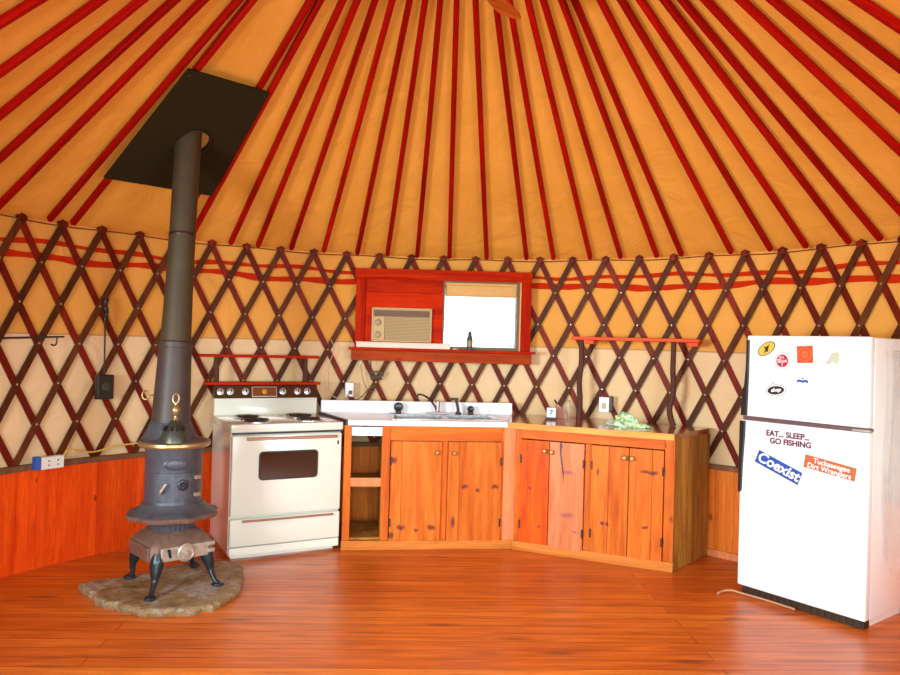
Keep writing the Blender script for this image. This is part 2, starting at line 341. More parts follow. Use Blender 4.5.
def pol(az, r, z=0):
    a = R_(az); return Vector((CX+r*math.sin(a), CY+r*math.cos(a), z))
def arcwall(mb, a0, a1, r0, r1, z0, z1, step=2.0):
    n = max(1, int(abs(a1-a0)/step)); b = mb.bm; prev = None
    for i in range(n+1):
        a = a0+(a1-a0)*i/n
        q = [b.verts.new(pol(a, r, z)) for r, z in ((r0, z0), (r1, z0), (r1, z1), (r0, z1))]
        if prev:
            for k in range(4): b.faces.new((prev[k], prev[(k+1) % 4], q[(k+1) % 4], q[k]))
        else: b.faces.new(q)
        prev = q
    b.faces.new(prev[::-1]); return mb

# ------------------------------------------------------------------ shell: floor, walls, roof
DOOR = 161                                      # the doorway lies behind the camera: azimuth 161..199
WA0, WA1, WZ0, WZ1 = -1.2, 10.9, 1.435, 2.02    # window hole in the canvas
mb = MB(); mb.lathe([(3.35, -.12), (3.35, 0)], 96, Matrix.Translation((CX, CY, 0)))
o = mb.build('floor', 'floor', kind='structure')
mb = MB(); mb.box(-25, 25, -22, 28, -.6, -.5); mb.build('ground', flat('ground_gravel', (.42, .38, .30), .9, noise=.3, nscale=2), kind='structure')
mb = MB(); mb.prism([(-1.1, -1.3), (1.1, -1.3), (1.1, .1), (-1.1, .1)], -.12, -.005); mb.build('floor_porch', 'pine_side', kind='structure')

def wall_part(a0, a1, z0, z1, mats, name):
    mb = MB(); arcwall(mb, a0, a1, 3.03, 3.045, z0, z1)
    bmesh.ops.recalc_face_normals(mb.bm, faces=mb.bm.faces[:])
    return mb
SEAM = 1.487
WL0, WL1, WLZ = -143, -113, .85
def walls(name, mat, segs):
    mb = MB()
    for q in segs: arcwall(mb, q[0], q[1], 3.03, 3.045, q[2], q[3])
    bmesh.ops.recalc_face_normals(mb.bm, faces=mb.bm.faces[:]); mb.build(name, mat, kind='structure', smooth=True)
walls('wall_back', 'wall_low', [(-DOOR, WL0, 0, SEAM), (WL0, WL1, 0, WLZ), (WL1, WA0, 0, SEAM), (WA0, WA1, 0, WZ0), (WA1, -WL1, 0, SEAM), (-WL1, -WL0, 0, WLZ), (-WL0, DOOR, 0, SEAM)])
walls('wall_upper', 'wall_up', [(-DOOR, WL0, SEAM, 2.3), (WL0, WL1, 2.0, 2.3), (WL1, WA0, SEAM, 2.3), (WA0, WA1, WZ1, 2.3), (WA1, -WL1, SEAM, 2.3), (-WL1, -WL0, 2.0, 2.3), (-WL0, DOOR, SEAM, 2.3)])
for nm, s_ in (('window_unseen_left', -1), ('window_added_right', 1)):  # unseen windows; the right one is added to let in extra light
    mb = MB()
    for q in ((113, 114.5, WLZ, 2.0), (141.5, 143, WLZ, 2.0), (114.5, 141.5, WLZ, WLZ+.06), (114.5, 141.5, 1.94, 2.0)): arcwall(mb, s_*q[0], s_*q[1], 2.995, 3.05, q[2], q[3])
    bmesh.ops.recalc_face_normals(mb.bm, faces=mb.bm.faces[:]); mb.build(nm, 'redwood_z', kind='structure')
# lap of the upper canvas over the lower one: a slim welt
mb = MB()
arcwall(mb, -100, 100, 3.026, 3.03, SEAM-.004, SEAM+.004); mb.build('trim_1', flat('seam_thread', (.42, .24, .10), .8), kind='structure')
# roof cone (the canvas lies just above the rafters)
mb = MB(); b = mb.bm; n = 144; off = .018
def rz(r): return ZA-SL*r+off
rings = [[b.verts.new(pol(360*i/n, r, rz(r)-(.012*math.sin(math.pi*min(1, (r-.5)/2.6)) if i % 2 else 0))) for i in range(n)] for r in (.5, 1.0, 1.5, 2.0, 2.5, 3.06, 3.25)]
for a, c in zip(rings, rings[1:]):
    for i in range(n): b.faces.new((a[i], a[(i+1) % n], c[(i+1) % n], c[i]))
bmesh.ops.recalc_face_normals(b, faces=b.faces[:]); mb.build('ceiling', 'roof', kind='structure', smooth=True)
# crown ring and clear dome
mb = MB(); mb.lathe([(.46, rz(.46)-.14), (.54, rz(.54)-.12), (.54, rz(.5)+.06), (.46, rz(.5)+.06), (.46, rz(.46)-.14)], 48, Matrix.Translation((CX, CY, 0)))
mb.build('trim_2', 'redwood', kind='structure', smooth=True)

# wainscot boards
M['wainscot_pale'] = wood('wainscot_pine_pale', (.84, .25, .035), (.64, .13, .012), 'Z', .45, .12, .12, knotcol=(.18, .035, .015))  # paler, more orange boards from behind the range rightward
random.seed(3)
for s0, s1, m_ in ((-DOOR, -22, 'wainscot'), (-22, DOOR, 'wainscot_pale')):
    mb = MB(); a = s0
    while a < s1-1:
        w = random.choice((2.25, 2.6, 2.75, 2.5))
        arcwall(mb, a+.035, min(a+w, s1), 2.966, 2.99, 0.0, ZW+.005, 1.3); a += w
    bmesh.ops.recalc_face_normals(mb.bm, faces=mb.bm.faces[:]); mb.build('wall_wainscot', m_, kind='structure')
mb = MB(); arcwall(mb, -DOOR, DOOR, 2.954, 3.0, ZW-.006, ZW+.028); bmesh.ops.recalc_face_normals(mb.bm, faces=mb.bm.faces[:])
mb.build('trim_3', wood('rail_grey_brown', (.24, .11, .055), (.14, .06, .03), 'X', .5), kind='structure')
mb = MB(); arcwall(mb, 40, 75, 2.945, 2.966, 0, .05); bmesh.ops.recalc_face_normals(mb.bm, faces=mb.bm.faces[:])
mb.build('baseboard_right', 'pine_pale', kind='structure')
# doorway jambs and head
mb = MB()
for s in (-1, 1):
    p = pol(s*DOOR, 3.0); mb.box(p.x-.05, p.x+.05, p.y-.08, p.y+.06, 0, 2.2)
mb.box(-1.05, 1.03, .32, .44, 2.1, 2.25)
mb.build('door_1', 'redwood_z', kind='structure')

# ------------------------------------------------------------------ lattice
DTH, TH0 = 5.124, -62.65
lat = empty('lattice_wall', pol(0, RW, ZW), 0, 'crisscross wooden lattice of red and brown slats lining the round wall', 'lattice')
def sag(az, z): return z-.014*math.exp(-(az/26)**2)*min(1, max(0, (ZT-z)/.25))
def in_window(p): return WZ0-.02 < p.z < WZ1 and -.06 < p.x < .60
def slat(i, sgn, r0, r1, mat):
    mb = MB(); b = mb.bm; n = 16; hw = .021; prev = None
    L = math.hypot(RW*R_(3*DTH), ZT-ZW)
    tv = Vector((sgn*RW*R_(3*DTH)/L, -(ZT-ZW)/L)); pv = Vector((-tv.y, tv.x))
    for k in range(n*2+1):
        s = -.018+(1.018)*k/(n*2); az = TH0+i*DTH+sgn*3*DTH*s; z = sag(az, ZT-1.547*s)
        if in_window(pol(az, r0, z)):
            if prev: b.faces.new(prev[::-1])
            prev = None; continue
        q = []
        for rr, sg in ((r0, -1), (r0, 1), (r1, 1), (r1, -1)):
            da = math.degrees(pv.x*hw*sg/rr); q.append(b.verts.new(pol(az+da, rr, z+pv.y*hw*sg)-lat.location))
        if prev:
            for j in range(4): b.faces.new((prev[j], prev[(j+1) % 4], q[(j+1) % 4], q[j]))
        else: b.faces.new(q)
        prev = q
    if prev: b.faces.new(prev[::-1])
    bmesh.ops.recalc_face_normals(b, faces=b.faces[:])
    mb.build('slat', mat, lat)
for i in range(-5, 30):
    slat(i, 1, 3.010, 3.020, 'slat_red'); slat(i, -1, 2.998, 3.008, 'slat_brown')
mb = MB()
for i in range(-5, 30):
    for k in range(7):
        az = TH0+(i+k/2)*DTH; z = sag(az, ZT-1.547*k/6)
        p = pol(az, 2.998, z)
        if in_window(p) or k == 6: continue
        mb.lathe([(.007, 0), (.007, .003), (.004, .005)], 8, Matrix.Translation(p-lat.location) @ Matrix.Rotation(R_(-az), 4, 'Z') @ Matrix.Rotation(R_(90), 4, 'X'))
mb.build('bolts', flat('bolt_brass', (.55, .40, .28), .35, .7), lat, kind='stuff')
# round knuckles at the lattice tips
mb = MB()
for i in range(-5, 30):
    az = TH0+i*DTH
    mb.lathe([(.001, -.012), (.024, -.010), (.026, 0), (.024, .022), (.001, .024)], 12, Matrix.Translation(pol(az, 3.000, ZT+.002)-lat.location) @ Matrix.Rotation(R_(-az), 4, 'Z') @ Matrix.Rotation(R_(90), 4, 'X'))
mb.build('tip_blocks', 'slat_red', lat, kind='stuff', smooth=True)
# cable along the tips
mb = MB(); mb.tube([pol(a, 2.984, 2.194+.006*math.sin(a*.35)) for a in range(-100, 101, 2)], .004, 6)
mb.build('tension_cable', 'wire', label='thin dark cable running along the tops of the lattice under the rafters', cat='cable')
# two fabric straps
def strap(z, w, seed, label):
    rnd = random.Random(seed); mb = MB(); b = mb.bm; prev = None; ph = rnd.random()*6
    for k in range(0, 161):
        a = -80+k
        zz = z+.010*math.sin(a*.21+ph)+.007*math.sin(a*.53+ph*2); ww = w*(1+.30*math.sin(a*.9+ph)*math.sin(a*.37))
        q = [b.verts.new(pol(a, r, zz+s*ww/2)) for r, s in ((3.022, -1), (3.022, 1), (3.027, 1), (3.027, -1))]
        if prev:
            for j in range(4): b.faces.new((prev[j], prev[(j+1) % 4], q[(j+1) % 4], q[j]))
        else: b.faces.new(q)
        prev = q
    b.faces.new(prev[::-1]); bmesh.ops.recalc_face_normals(b, faces=b.faces[:])
    mb.build('wall_strap', 'strap', label=label, cat='strap', group='red straps behind the lattice', kind='thing')
strap(2.065, .030, 1, 'narrow crumpled red strap behind the lattice, the upper of the two')
strap(1.984, .044, 5, 'wider red strap behind the lattice, the lower of the two')

# ------------------------------------------------------------------ rafters
ORD = ['', 'nearest', 'second', 'third', 'fourth', 'fifth', 'sixth', 'seventh', 'eighth', 'ninth', 'tenth', 'eleventh', 'twelfth', 'thirteenth', 'fourteenth', 'fifteenth', 'sixteenth', 'seventeenth', 'eighteenth']
LEFT = [-57.0, -60.0, -66.8, -71.8, -77, -82.7, -90]
BEHIND = [(-43.4, 'red rafter behind the black roof plate, the left of the pair crossing its top edge'), (-40.9, 'red rafter behind the black roof plate, the right of the pair crossing its top edge')]
MID = [-34.9, -30.8, -25.7, -20.6, -15.3, -10.5, -5.7, -.5, 5.5]
FANB = [(11.9, 'red rafter whose top disappears behind the fan blade, the left of two'), (16.2, 'red rafter whose top disappears behind the fan blade, the right of two')]
RIGHT = [22, 26.7, 32.2, 35.9, 43.1, 48.6, 53.4, 59.0, 62.9, 67.8, 74.4, 79.8, 85.4, 91.5]
def rafter_mesh():
    r0, r1 = .49, 2.966; L = math.hypot(r1-r0, SL*(r1-r0))
    mb = MB(); mb.box(0, L, -.0175, .0175, -.024, .018, .011, seg=3)
    me = bpy.data.meshes.new('rafter'); mb.bm.to_mesh(me); mb.bm.free(); me.materials.append(M['rafter']); return me
raf_me = rafter_mesh()
def rafter(az, label):
    o = bpy.data.objects.new('rafter', raf_me); COL.objects.link(o); az += .28
    p = pol(az, .49, ZA-SL*.49-.024); a = R_(az); d = Vector((math.sin(a), math.cos(a), -SL)).normalized()
    side = Vector((math.cos(a), -math.sin(a), 0)); up = d.cross(-side) if d.cross(-side).z > 0 else d.cross(side)
    yv = up.cross(d)
    m = Matrix((d, yv, up)).transposed().to_4x4(); m.translation = p; o.matrix_world = m
    tag(o, label, 'rafter', 'red roof rafters')
for i, a in enumerate(LEFT): rafter(a, 'red wooden rafter left of the black roof plate, %s to it' % ORD[1] if i == 0 else 'red wooden rafter left of the black roof plate, %s from it' % ORD[i+1])
for a, l in BEHIND: rafter(a, l)
for i, a in enumerate(MID): rafter(a, 'red wooden rafter right of the black roof plate, %s' % ('nearest to it' if i == 0 else ORD[i+1]+' from it'))
for a, l in FANB: rafter(a, l)
for i, a in enumerate(RIGHT): rafter(a, 'red wooden rafter right of the ceiling fan blade, %s' % ('nearest to it' if i == 0 else ORD[i+1]+' from it'))

# ------------------------------------------------------------------ roof plate and stove pipe
az = math.atan2(-1.60-CX, 4.50-CY)
pts = [Vector(v) for v in ((-1.493, 4.124, 2.979), (-1.141, 4.535, 2.996), (-1.669, 5.161, 2.472), (-2.156, 4.574, 2.456))]
pc = sum(pts, Vector())/4; ux = (pts[1]-pts[0]).normalized(); nz = (pts[1]-pts[0]).cross(pts[3]-pts[0]).normalized()
if nz.z < 0: nz = -nz
uy = nz.cross(ux); fr = Matrix((ux, uy, nz)).transposed().to_4x4(); fr.translation = pc; inv = fr.inverted()
b = bmesh.new(); hc = inv @ Vector((-1.630, 4.626, 2.707)); hr = .098
outer = [inv @ p for p in pts]
def edge_hit(ang):
    d = Vector((math.cos(ang), math.sin(ang))); best = 9
    for i in range(4):
        p, q = outer[i].xy, outer[(i+1) % 4].xy; e = q-p; den = d.x*e.y-d.y*e.x
        if abs(den) < 1e-9: continue
        w = p-hc.xy; t = (w.x*e.y-w.y*e.x)/den; u = (w.x*d.y-w.y*d.x)/den
        if t > 0 and -1e-6 <= u <= 1+1e-6: best = min(best, t)
    return best
angs = sorted([2*math.pi*i/48 for i in range(48)]+[math.atan2(p.y-hc.y, p.x-hc.x) % (2*math.pi) for p in outer])
rings = []
for a in angs:
    d = Vector((math.cos(a), math.sin(a))); h = hc.xy+d*Vector((hr, hr)).length/math.sqrt(2); e = hc.xy+d*edge_hit(a)
    rings.append([b.verts.new((h.x, h.y, 0)), b.verts.new((e.x, e.y, 0)), b.verts.new((e.x, e.y, .012)), b.verts.new((h.x, h.y, .012))])
for i in range(len(rings)):
    p, q = rings[i], rings[(i+1) % len(rings)]
    for j in range(4): b.faces.new((p[j], p[(j+1) % 4], q[(j+1) % 4], q[j]))
bmesh.ops.recalc_face_normals(b, faces=b.faces[:])
root = empty('roof_plate', pc, 0, 'black metal plate under the rafters with the stove pipe passing through', 'roof plate')
root.matrix_world = fr
mb = MB(); mb.bm.free(); mb.bm = b; mb.build('plate', 'plate', root)
mb = MB(); ring = [(hc.x+.105*math.cos(t), hc.y+.105*math.sin(t)*1.0, -.006) for t in [2*math.pi*i/32 for i in range(33)]]
mb.tube(ring, .007, 8); mb.build('collar_ring', 'hinge', root, smooth=True)
mb = MB()
for i in range(4):
    p = outer[i]*.93; mb.lathe([(.008, -.006), (.008, 0)], 8, Matrix.Translation((p.x, p.y, 0)))
mb.build('screw', 'dark', root, kind='stuff')

SX, SY = -1.612, 4.41
stove = empty('wood_stove', (SX, SY, .045), 0, 'antique cast-iron parlour wood stove on four curved legs, standing on a stone slab', 'stove')
def smb(): return MB()
Z0 = .045
# pipe as its own thing
pipe = empty('stove_pipe', (-1.658, 4.46, .976), 0, 'tall brown-black stovepipe rising from the wood stove to the roof plate', 'stovepipe')
tilt = Vector((-0.001, 0.157, 1.754)).to_track_quat('Z', 'Y').to_matrix().to_4x4()
mb = MB(); mb.lathe([(.112, 0), (.110, .04), (.098, .34), (.094, .47), (.088, .475)], 40, tilt); mb.build('lower_section', 'pipe_low', pipe, smooth=True)
mb = MB(); mb.lathe([(.089, .46), (.081, .84), (.077, 1.18), (.078, 1.6), (.079, 1.87)], 40, tilt); mb.build('upper_section', 'pipe', pipe, smooth=True)
mb = MB(); mb.lathe([(.093, .445), (.098, .45), (.098, .48), (.088, .49)], 40, tilt); mb.build('joint_band', 'pipe_low', pipe, smooth=True)
mb = MB(); mb.lathe([(.0785, 1.135), (.0805, 1.14), (.0805, 1.15), (.0785, 1.155)], 40, tilt); mb.build('joint_band', 'hinge', pipe, smooth=True)
mb = MB()   # damper key on the left of the pipe
kx, kz = -.100, .165
mb.tube([(kx+.01, -.03, kz), (kx-.022, -.035, kz)], .005, 8)
mb.tube([(kx-.040+.020*math.cos(t), -.036, kz+.026*math.sin(t)) for t in [2*math.pi*i/16 for i in range(17)]], .005, 8)
mb.build('damper_key', 'dull_brass', pipe, smooth=True)

def T(x, y, z): return Matrix.Translation((x, y, z))
fa = R_(-46)                                     # the stove front faces camera right of the front leg
F = Matrix.Rotation(R_(43), 4, 'Z')              # local -Y becomes the front
# base casting
mb = MB(); b = mb.bm
hw0, hw1, hw2 = .185, .175, .135
def sq(h, z, ch=.03):
    p = []
    for sx, sy in ((1, 1), (-1, 1), (-1, -1), (1, -1)):
        p += [(sx*h, sy*(h-ch)), (sx*(h-ch), sy*h)] if sx*sy > 0 else [(sx*(h-ch), sy*h), (sx*h, sy*(h-ch))]
    return [b.verts.new((x, y, z)) for x, y in p]
rg = [sq(.172, .175), sq(.188, .18), sq(.184, .25), sq(.172, .275), sq(.135, .31), sq(.12, .325)]
for p, q in zip(rg, rg[1:]):
    for i in range(8): b.faces.new((p[i], p[(i+1) % 8], q[(i+1) % 8], q[i]))
b.faces.new(rg[0][::-1]); b.faces.new(rg[-1]); bmesh.ops.recalc_face_normals(b, faces=b.faces[:]); b.transform(F)
mb.build('base', 'rust', stove, smooth=True)
# front and side panels of the base
for k, mat in ((0, 'nickel'), (-90, 'rust')):
    G = F @ Matrix.Rotation(R_(k), 4, 'Z')
    mb = MB(); mb.box(-.14, .14, -.196, -.180, .178, .256, .006, G); mb.build('base_panel', mat, stove)
G = F @ T(.0, -.199, .218) @ Matrix.Rotation(R_(90), 4, 'X')
mb = MB(); mb.lathe([(.052, 0), (.052, .008), (.042, .014), (.038, .010), (.016, .012), (.012, .022), (.001, .024)], 28, G)
for i in range(4):
    mb.box(-.004, .004, .02, .038, .008, .014, 0, G @ Matrix.Rotation(i*math.pi/2, 4, 'Z'))
mb.build('draft_wheel', 'nickel', stove, smooth=True)
for z_ in (.215, .175):
    mb = MB(); mb.box(.13, .175, -.205, -.18, z_+.02, z_+.042, .004, F); mb.build('latch', 'nickel', stove)
mb = MB(); mb.tube([(-.085, -.19, .20), (-.105, -.22, .25)], .008, 8, F); mb.build('ash_handle', 'iron_dark', stove)
# legs
for (fx, fy) in ((-1.608, 4.103), (-1.32, 4.37), (-1.874, 4.459), (-1.577, 4.715)):
    cx, cy = fx-SX, fy-SY; d = Vector((cx, cy)).normalized()
    if cx > .2: d = Vector((.96, -.05))
    ft = Vector((cx, cy)); L0 = ft.length
    P = [(d.x*.205, d.y*.205, .225), (d.x*.222, d.y*.222, .175), (d.x*.238, d.y*.238, .125), (d.x*.25, d.y*.25, .08), (ft.x*.93, ft.y*.93, .035), (ft.x, ft.y, .010)]
    S = spline(P, 5); n = len(S); RK = [.036, .040, .031, .019, .014, .020]; rad = []
    for i in range(n):
        t = i/(n-1)*5; q = min(4, int(t)); rad.append(RK[q]+(RK[q+1]-RK[q])*(t-q))
    mb = MB(); mb.tube(S, rad, 14)
    mb.lathe([(.03, 0), (.034, .006), (.03, .014), (.012, .022)], 16, T(ft.x, ft.y, 0) @ Matrix.Scale(1.15, 4, (d.x, d.y, 0)))
    mb.build('leg', 'iron_dark', stove, smooth=True)
# ribbed fire pot
mb = MB(); mb.lathe([(.118, .30), (.122, .32), (.138, .375), (.142, .40)], 120, None, 0, lambda k, a, i: 1+.012*(1 if (i//2) % 2 else -1)); mb.build('fire_pot', 'iron', stove)
# skirt with a scalloped rusty edge
mb = MB(); mb.lathe([(.14, .385), (.19, .392), (.240, .405), (.247, .413), (.240, .424), (.20, .440), (.175, .468), (.168, .48)], 96, None, 0,
                    lambda k, a, i: 1+(.035*math.cos(a*8+.6)+.015*math.sin(a*13) if 1 <= k <= 4 else 0)); mb.build('skirt', 'iron', stove, smooth=True)
mb = MB(); mb.lathe([(.215, .392), (.252, .396), (.258, .410), (.250, .420), (.225, .418)], 96, None, 0, lambda k, a, i: 1+.035*math.cos(a*8+.6)+.015*math.sin(a*13)); mb.build('skirt_rim', 'rust', stove, smooth=True)
# body
mb = MB(); mb.lathe([(.164, .46), (.166, .47), (.160, .49), (.160, .775), (.166, .79), (.166, .80)], 24, F); mb.build('body', 'iron', stove, smooth=True)
Gd = Matrix.Rotation(R_(22), 4, 'Z')             # fire door faces the viewer, a little right
mb = MB()
def curved(mb, a0, a1, r0, r1, z0, z1, G, n=8):
    b2 = bmesh.new(); prev = None
    for i in range(n+1):
        a = R_(a0+(a1-a0)*i/n); q = [b2.verts.new((r*math.sin(a), -r*math.cos(a), z)) for r, z in ((r0, z0), (r1, z0), (r1, z1), (r0, z1))]
        if prev:
            for j in range(4): b2.faces.new((prev[j], prev[(j+1) % 4], q[(j+1) % 4], q[j]))
        else: b2.faces.new(q)
        prev = q
    b2.faces.new(prev[::-1]); bmesh.ops.recalc_face_normals(b2, faces=b2.faces[:]); b2.transform(G); mb._merge(b2)
curved(mb, -38, 38, .155, .172, .50, .665, Gd); curved(mb, -31, 31, .165, .177, .515, .65, Gd)
door = mb.build('fire_door', 'iron', stove)
mb = MB(); mb.lathe([(.032, 0), (.032, .006), (.024, .010), (.012, .008), (.008, .014), (.001, .015)], 20, Gd @ T(.045, -.172, .60) @ Matrix.Rotation(R_(15), 4, 'Z') @ Matrix.Rotation(R_(90), 4, 'X'))
mb.build('medallion', 'iron_dark', door, smooth=True)
mb = MB(); mb.tube([Gd @ Vector(p) for p in ((-.075, -.172, .555), (-.07, -.195, .575), (-.045, -.20, .615))], [.008, .009, .006], 10); mb.build('door_handle', 'nickel', door, smooth=True)
for z in (.525, .625):
    mb = MB(); curved(mb, 40, 52, .158, .186, z, z+.02, Gd, 3); mb.build('hinge', 'nickel', door)
mb = MB(); mb.lathe([(.060, 0), (.062, .006), (.05, .010), (.045, .005), (.03, .008), (.001, .010)], 28, Gd @ T(0, -.158, .715) @ Matrix.Rotation(R_(90), 4, 'X') @ Matrix.Scale(.55, 4, (0, 1, 0)))
mb.build('oval_ornament', 'iron', stove, smooth=True)
# top plate with brass rim
mb = MB(); mb.lathe([(.155, .795), (.188, .805), (.192, .83), (.17, .845), (.05, .86), (.01, .862)], 48)
mb.lathe([(.165, .84), (.150, .862), (.132, .895), (.119, .93), (.113, .94), (.10, .94)], 40, T(-.045, .05, 0)); mb.build('top_plate', 'iron', stove, smooth=True)
mb = MB(); mb.lathe([(.180, .803), (.198, .806), (.205, .818), (.203, .832), (.192, .838), (.18, .832)], 56); mb.build('rim', 'brass', stove, smooth=True)
# swing lid with slots and finial
lo = (.035, -.095)
mb = MB(); mb.lathe([(.085, .84), (.083, .86), (.055, .925), (.03, .955), (.018, .965)], 32, T(lo[0], lo[1], 0)); lid = mb.build('swing_lid', flat('lid_iron', (.06, .065, .05), .4, .5, noise=.3), stove, smooth=True)
mb = MB()
for k in range(-2, 3):
    mb.box(-.006, .006, -.078, -.060, -.014, .014, 0, T(lo[0], lo[1], .893) @ Matrix.Rotation(R_(k*32), 4, 'Z') @ Matrix.Rotation(R_(-24), 4, 'X') @ T(0, .0, .0))
mb.build('slot', 'black', lid)
mb = MB(); mb.lathe([(.020, .96), (.012, .975), (.010, .99), (.022, 1.005), (.026, 1.025), (.020, 1.042), (.009, 1.052), (.008, 1.065)], 20, T(lo[0], lo[1], 0))
mb.tube([(lo[0]+.018*math.cos(t), lo[1], 1.09+.028*math.sin(t)) for t in [2*math.pi*i/18 for i in range(19)]], .006, 8)
mb.build('finial', 'brass', lid, smooth=True)

# stone slab
poly = [(-2.116, 4.35), (-2.03, 4.25), (-1.96, 4.20), (-1.916, 4.114), (-1.78, 4.05), (-1.602, 3.965), (-1.48, 3.98), (-1.354, 4.004), (-1.26, 4.08), (-1.216, 4.17), (-1.19, 4.32), (-1.215, 4.518), (-1.27, 4.75), (-1.345, 4.878), (-1.6, 4.90), (-1.74, 4.73), (-1.795, 4.60), (-1.9, 4.52), (-1.988, 4.453), (-2.08, 4.42)]
rnd = random.Random(4); P2 = []
for i in range(len(poly)):
    a, c = Vector(poly[i]), Vector(poly[(i+1) % len(poly)])
    for k in range(4):
        p = a.lerp(c, k/4); P2.append((p.x+rnd.uniform(-.009, .009)-SX, p.y+rnd.uniform(-.009, .009)-SY))
b = bmesh.new(); cen = Vector((.03, -.01)); lay = []
for f, z in ((1.0, .0), (1.01, .018), (.985, .036), (.95, .041), (.6, .0415), (.3, .041)):
    lay.append([b.verts.new((cen.x+(x-cen.x)*f, cen.y+(y-cen.y)*f, z+(rnd.uniform(-.003, .0028) if .02 < z < .0405 else 0)) ) for x, y in P2])
for p, q in zip(lay, lay[1:]):
    for i in range(len(P2)): b.faces.new((p[i], p[(i+1) % len(P2)], q[(i+1) % len(P2)], q[i]))
b.faces.new(lay[0][::-1]); b.faces.new(lay[-1]); bmesh.ops.recalc_face_normals(b, faces=b.faces[:])
mb = MB(); mb.bm.free(); mb.bm = b
o = mb.build('hearth_slab', 'stone', label='rough brown and grey stone slab on the floor under the wood stove', cat='stone slab'); o.location = (SX, SY, 0)

# ------------------------------------------------------------------ electric range
RO = (-1.443, 4.97); RR = R_(28)
rg = empty('electric_range', (*RO, 0), RR, 'cream white electric kitchen range with four coil burners and a dark control panel', 'stove')
w = .785; DP = .66
mb = MB(); mb.box(.004, w-.004, .03, DP, .03, .86, .006); mb.box(.03, w-.03, .06, DP-.03, 0, .04); mb.build('body', 'enamel', rg)
mb = MB(); mb.box(-.003, w+.003, -.008, DP, .858, .915, .010, seg=3); mb.build('cooktop', 'enamel', rg, smooth=True)
mb = MB(); mb.box(.012, w-.012, .018, .03, .842, .858); mb.build('gap_trim', 'black', rg)
mb = MB(); mb.box(.008, w-.008, -.012, .03, .292, .838, .010, seg=3); od = mb.build('oven_door', 'enamel', rg, smooth=True)
# glass window with rounded corners
def rrect(x0, x1, z0, z1, r, n=6):
    p = []
    for cx, cz, a0 in ((x1-r, z1-r, 0), (x0+r, z1-r, 90), (x0+r, z0+r, 180), (x1-r, z0+r, 270)):
        for k in range(n+1): a = R_(a0+90*k/n); p.append((cx+r*math.cos(a), cz+r*math.sin(a)))
    return p
RX = Matrix.Rotation(R_(90), 4, 'X')
mb = MB(); mb.prism(rrect(.188, .602, .533, .728, .028), 0, .006, 0, T(0, -.0125, 0) @ RX); mb.build('window_rim', 'black', od)
mb = MB(); mb.prism(rrect(.197, .593, .541, .720, .022), 0, .003, 0, T(0, -.018, 0) @ RX); mb.build('oven_window', 'glass_dark', od)
mb = MB(); mb.box(.10, .735, -.045, -.028, .808, .828, .005); mb.box(.11, .15, -.04, -.01, .812, .824); mb.box(.69, .73, -.04, -.01, .812, .824); mb.build('handle', 'copper', od)
mb = MB(); mb.box(.742, .754, -.0165, -.012, .757, .785, .003); mb.build('badge', 'black', od)
mb = MB(); mb.box(.008, w-.008, -.010, .03, .092, .278, .009, seg=3); dr = mb.build('storage_drawer', 'enamel', rg, smooth=True)
mb = MB(); mb.box(.085, .725, -.030, -.016, .257, .272, .004); mb.box(.095, .135, -.028, -.008, .26, .27); mb.box(.68, .72, -.028, -.008, .26, .27); mb.build('handle', 'copper', dr)
mb = MB(); mb.box(.008, w-.008, .0, .03, .03, .086, .004); mb.build('kick_panel', 'enamel', rg)
# backguard
mb = MB(); mb.box(.0, w, DP-.055, DP, .912, 1.05, .006); bg = mb.build('backguard', 'enamel', rg)
mb = MB()
mb.prism([(DP-.085, 1.043), (DP, 1.043), (DP, 1.142), (DP-.055, 1.142)], -.006, w-.006, 0, Matrix(((0, 0, 1, 0), (1, 0, 0, 0), (0, 1, 0, 0), (0, 0, 0, 1))))
cp = mb.build('control_panel', 'panel', bg)
tl = math.atan2(.03, .099)
for u in (.038, .110, .222, .505, .620, .698):
    G = T(u, DP-.071, 1.093) @ Matrix.Rotation(-tl, 4, 'X') @ RX
    mb = MB(); mb.lathe([(.026, 0), (.026, .004), (.020, .006), (.017, .022), (.010, .024)], 24, G); mb.build('knob', 'chrome', cp, smooth=True)
    mb = MB()
    G = T(u, DP-.071, 1.093) @ Matrix.Rotation(-tl, 4, 'X')
    mb.box(-.004, .004, -.030, -.02, -.015, .015, .002, G); mb.build('pointer', 'black', cp)
G = T(.363, DP-.071, 1.090) @ Matrix.Rotation(-tl, 4, 'X')
mb = MB(); mb.box(-.095, .095, -.003, .01, -.040, .040, .002, G); mb.build('clock_frame', 'chrome', cp)
mb = MB(); mb.box(-.089, .089, -.005, .01, -.034, .034, .001, G); mb.build('clock_face', flat('clock_brown', (.20, .055, .012), .3), cp)
mb = MB(); mb.lathe([(.020, 0), (.020, .006), (.013, .010), (.001, .010)], 24, G @ T(0, -.005, 0) @ RX); mb.build('clock_knob', flat('clock_orange', (.62, .28, .04), .3), cp, smooth=True)
# burners
for (u, bb, r) in ((.20, .16, .098), (.585, .16, .085), (.20, .40, .085), (.585, .40, .098)):
    mb = MB(); mb.lathe([(r+.018, .914), (r+.018, .919), (r+.008, .919), (r-.005, .9165), (.01, .9155)], 36, T(u, bb, 0)); bo = mb.build('burner_bowl', 'chrome', rg, smooth=True)
    mb = MB(); sp = [(u+(.02+(r-.02)*i/110)*math.cos(i*.2*1.0), bb+(.02+(r-.02)*i/110)*math.sin(i*.2), .927) for i in range(111)]
    mb.tube(sp, .0055, 6); mb.build('burner_coil', 'coil', bo, smooth=True)
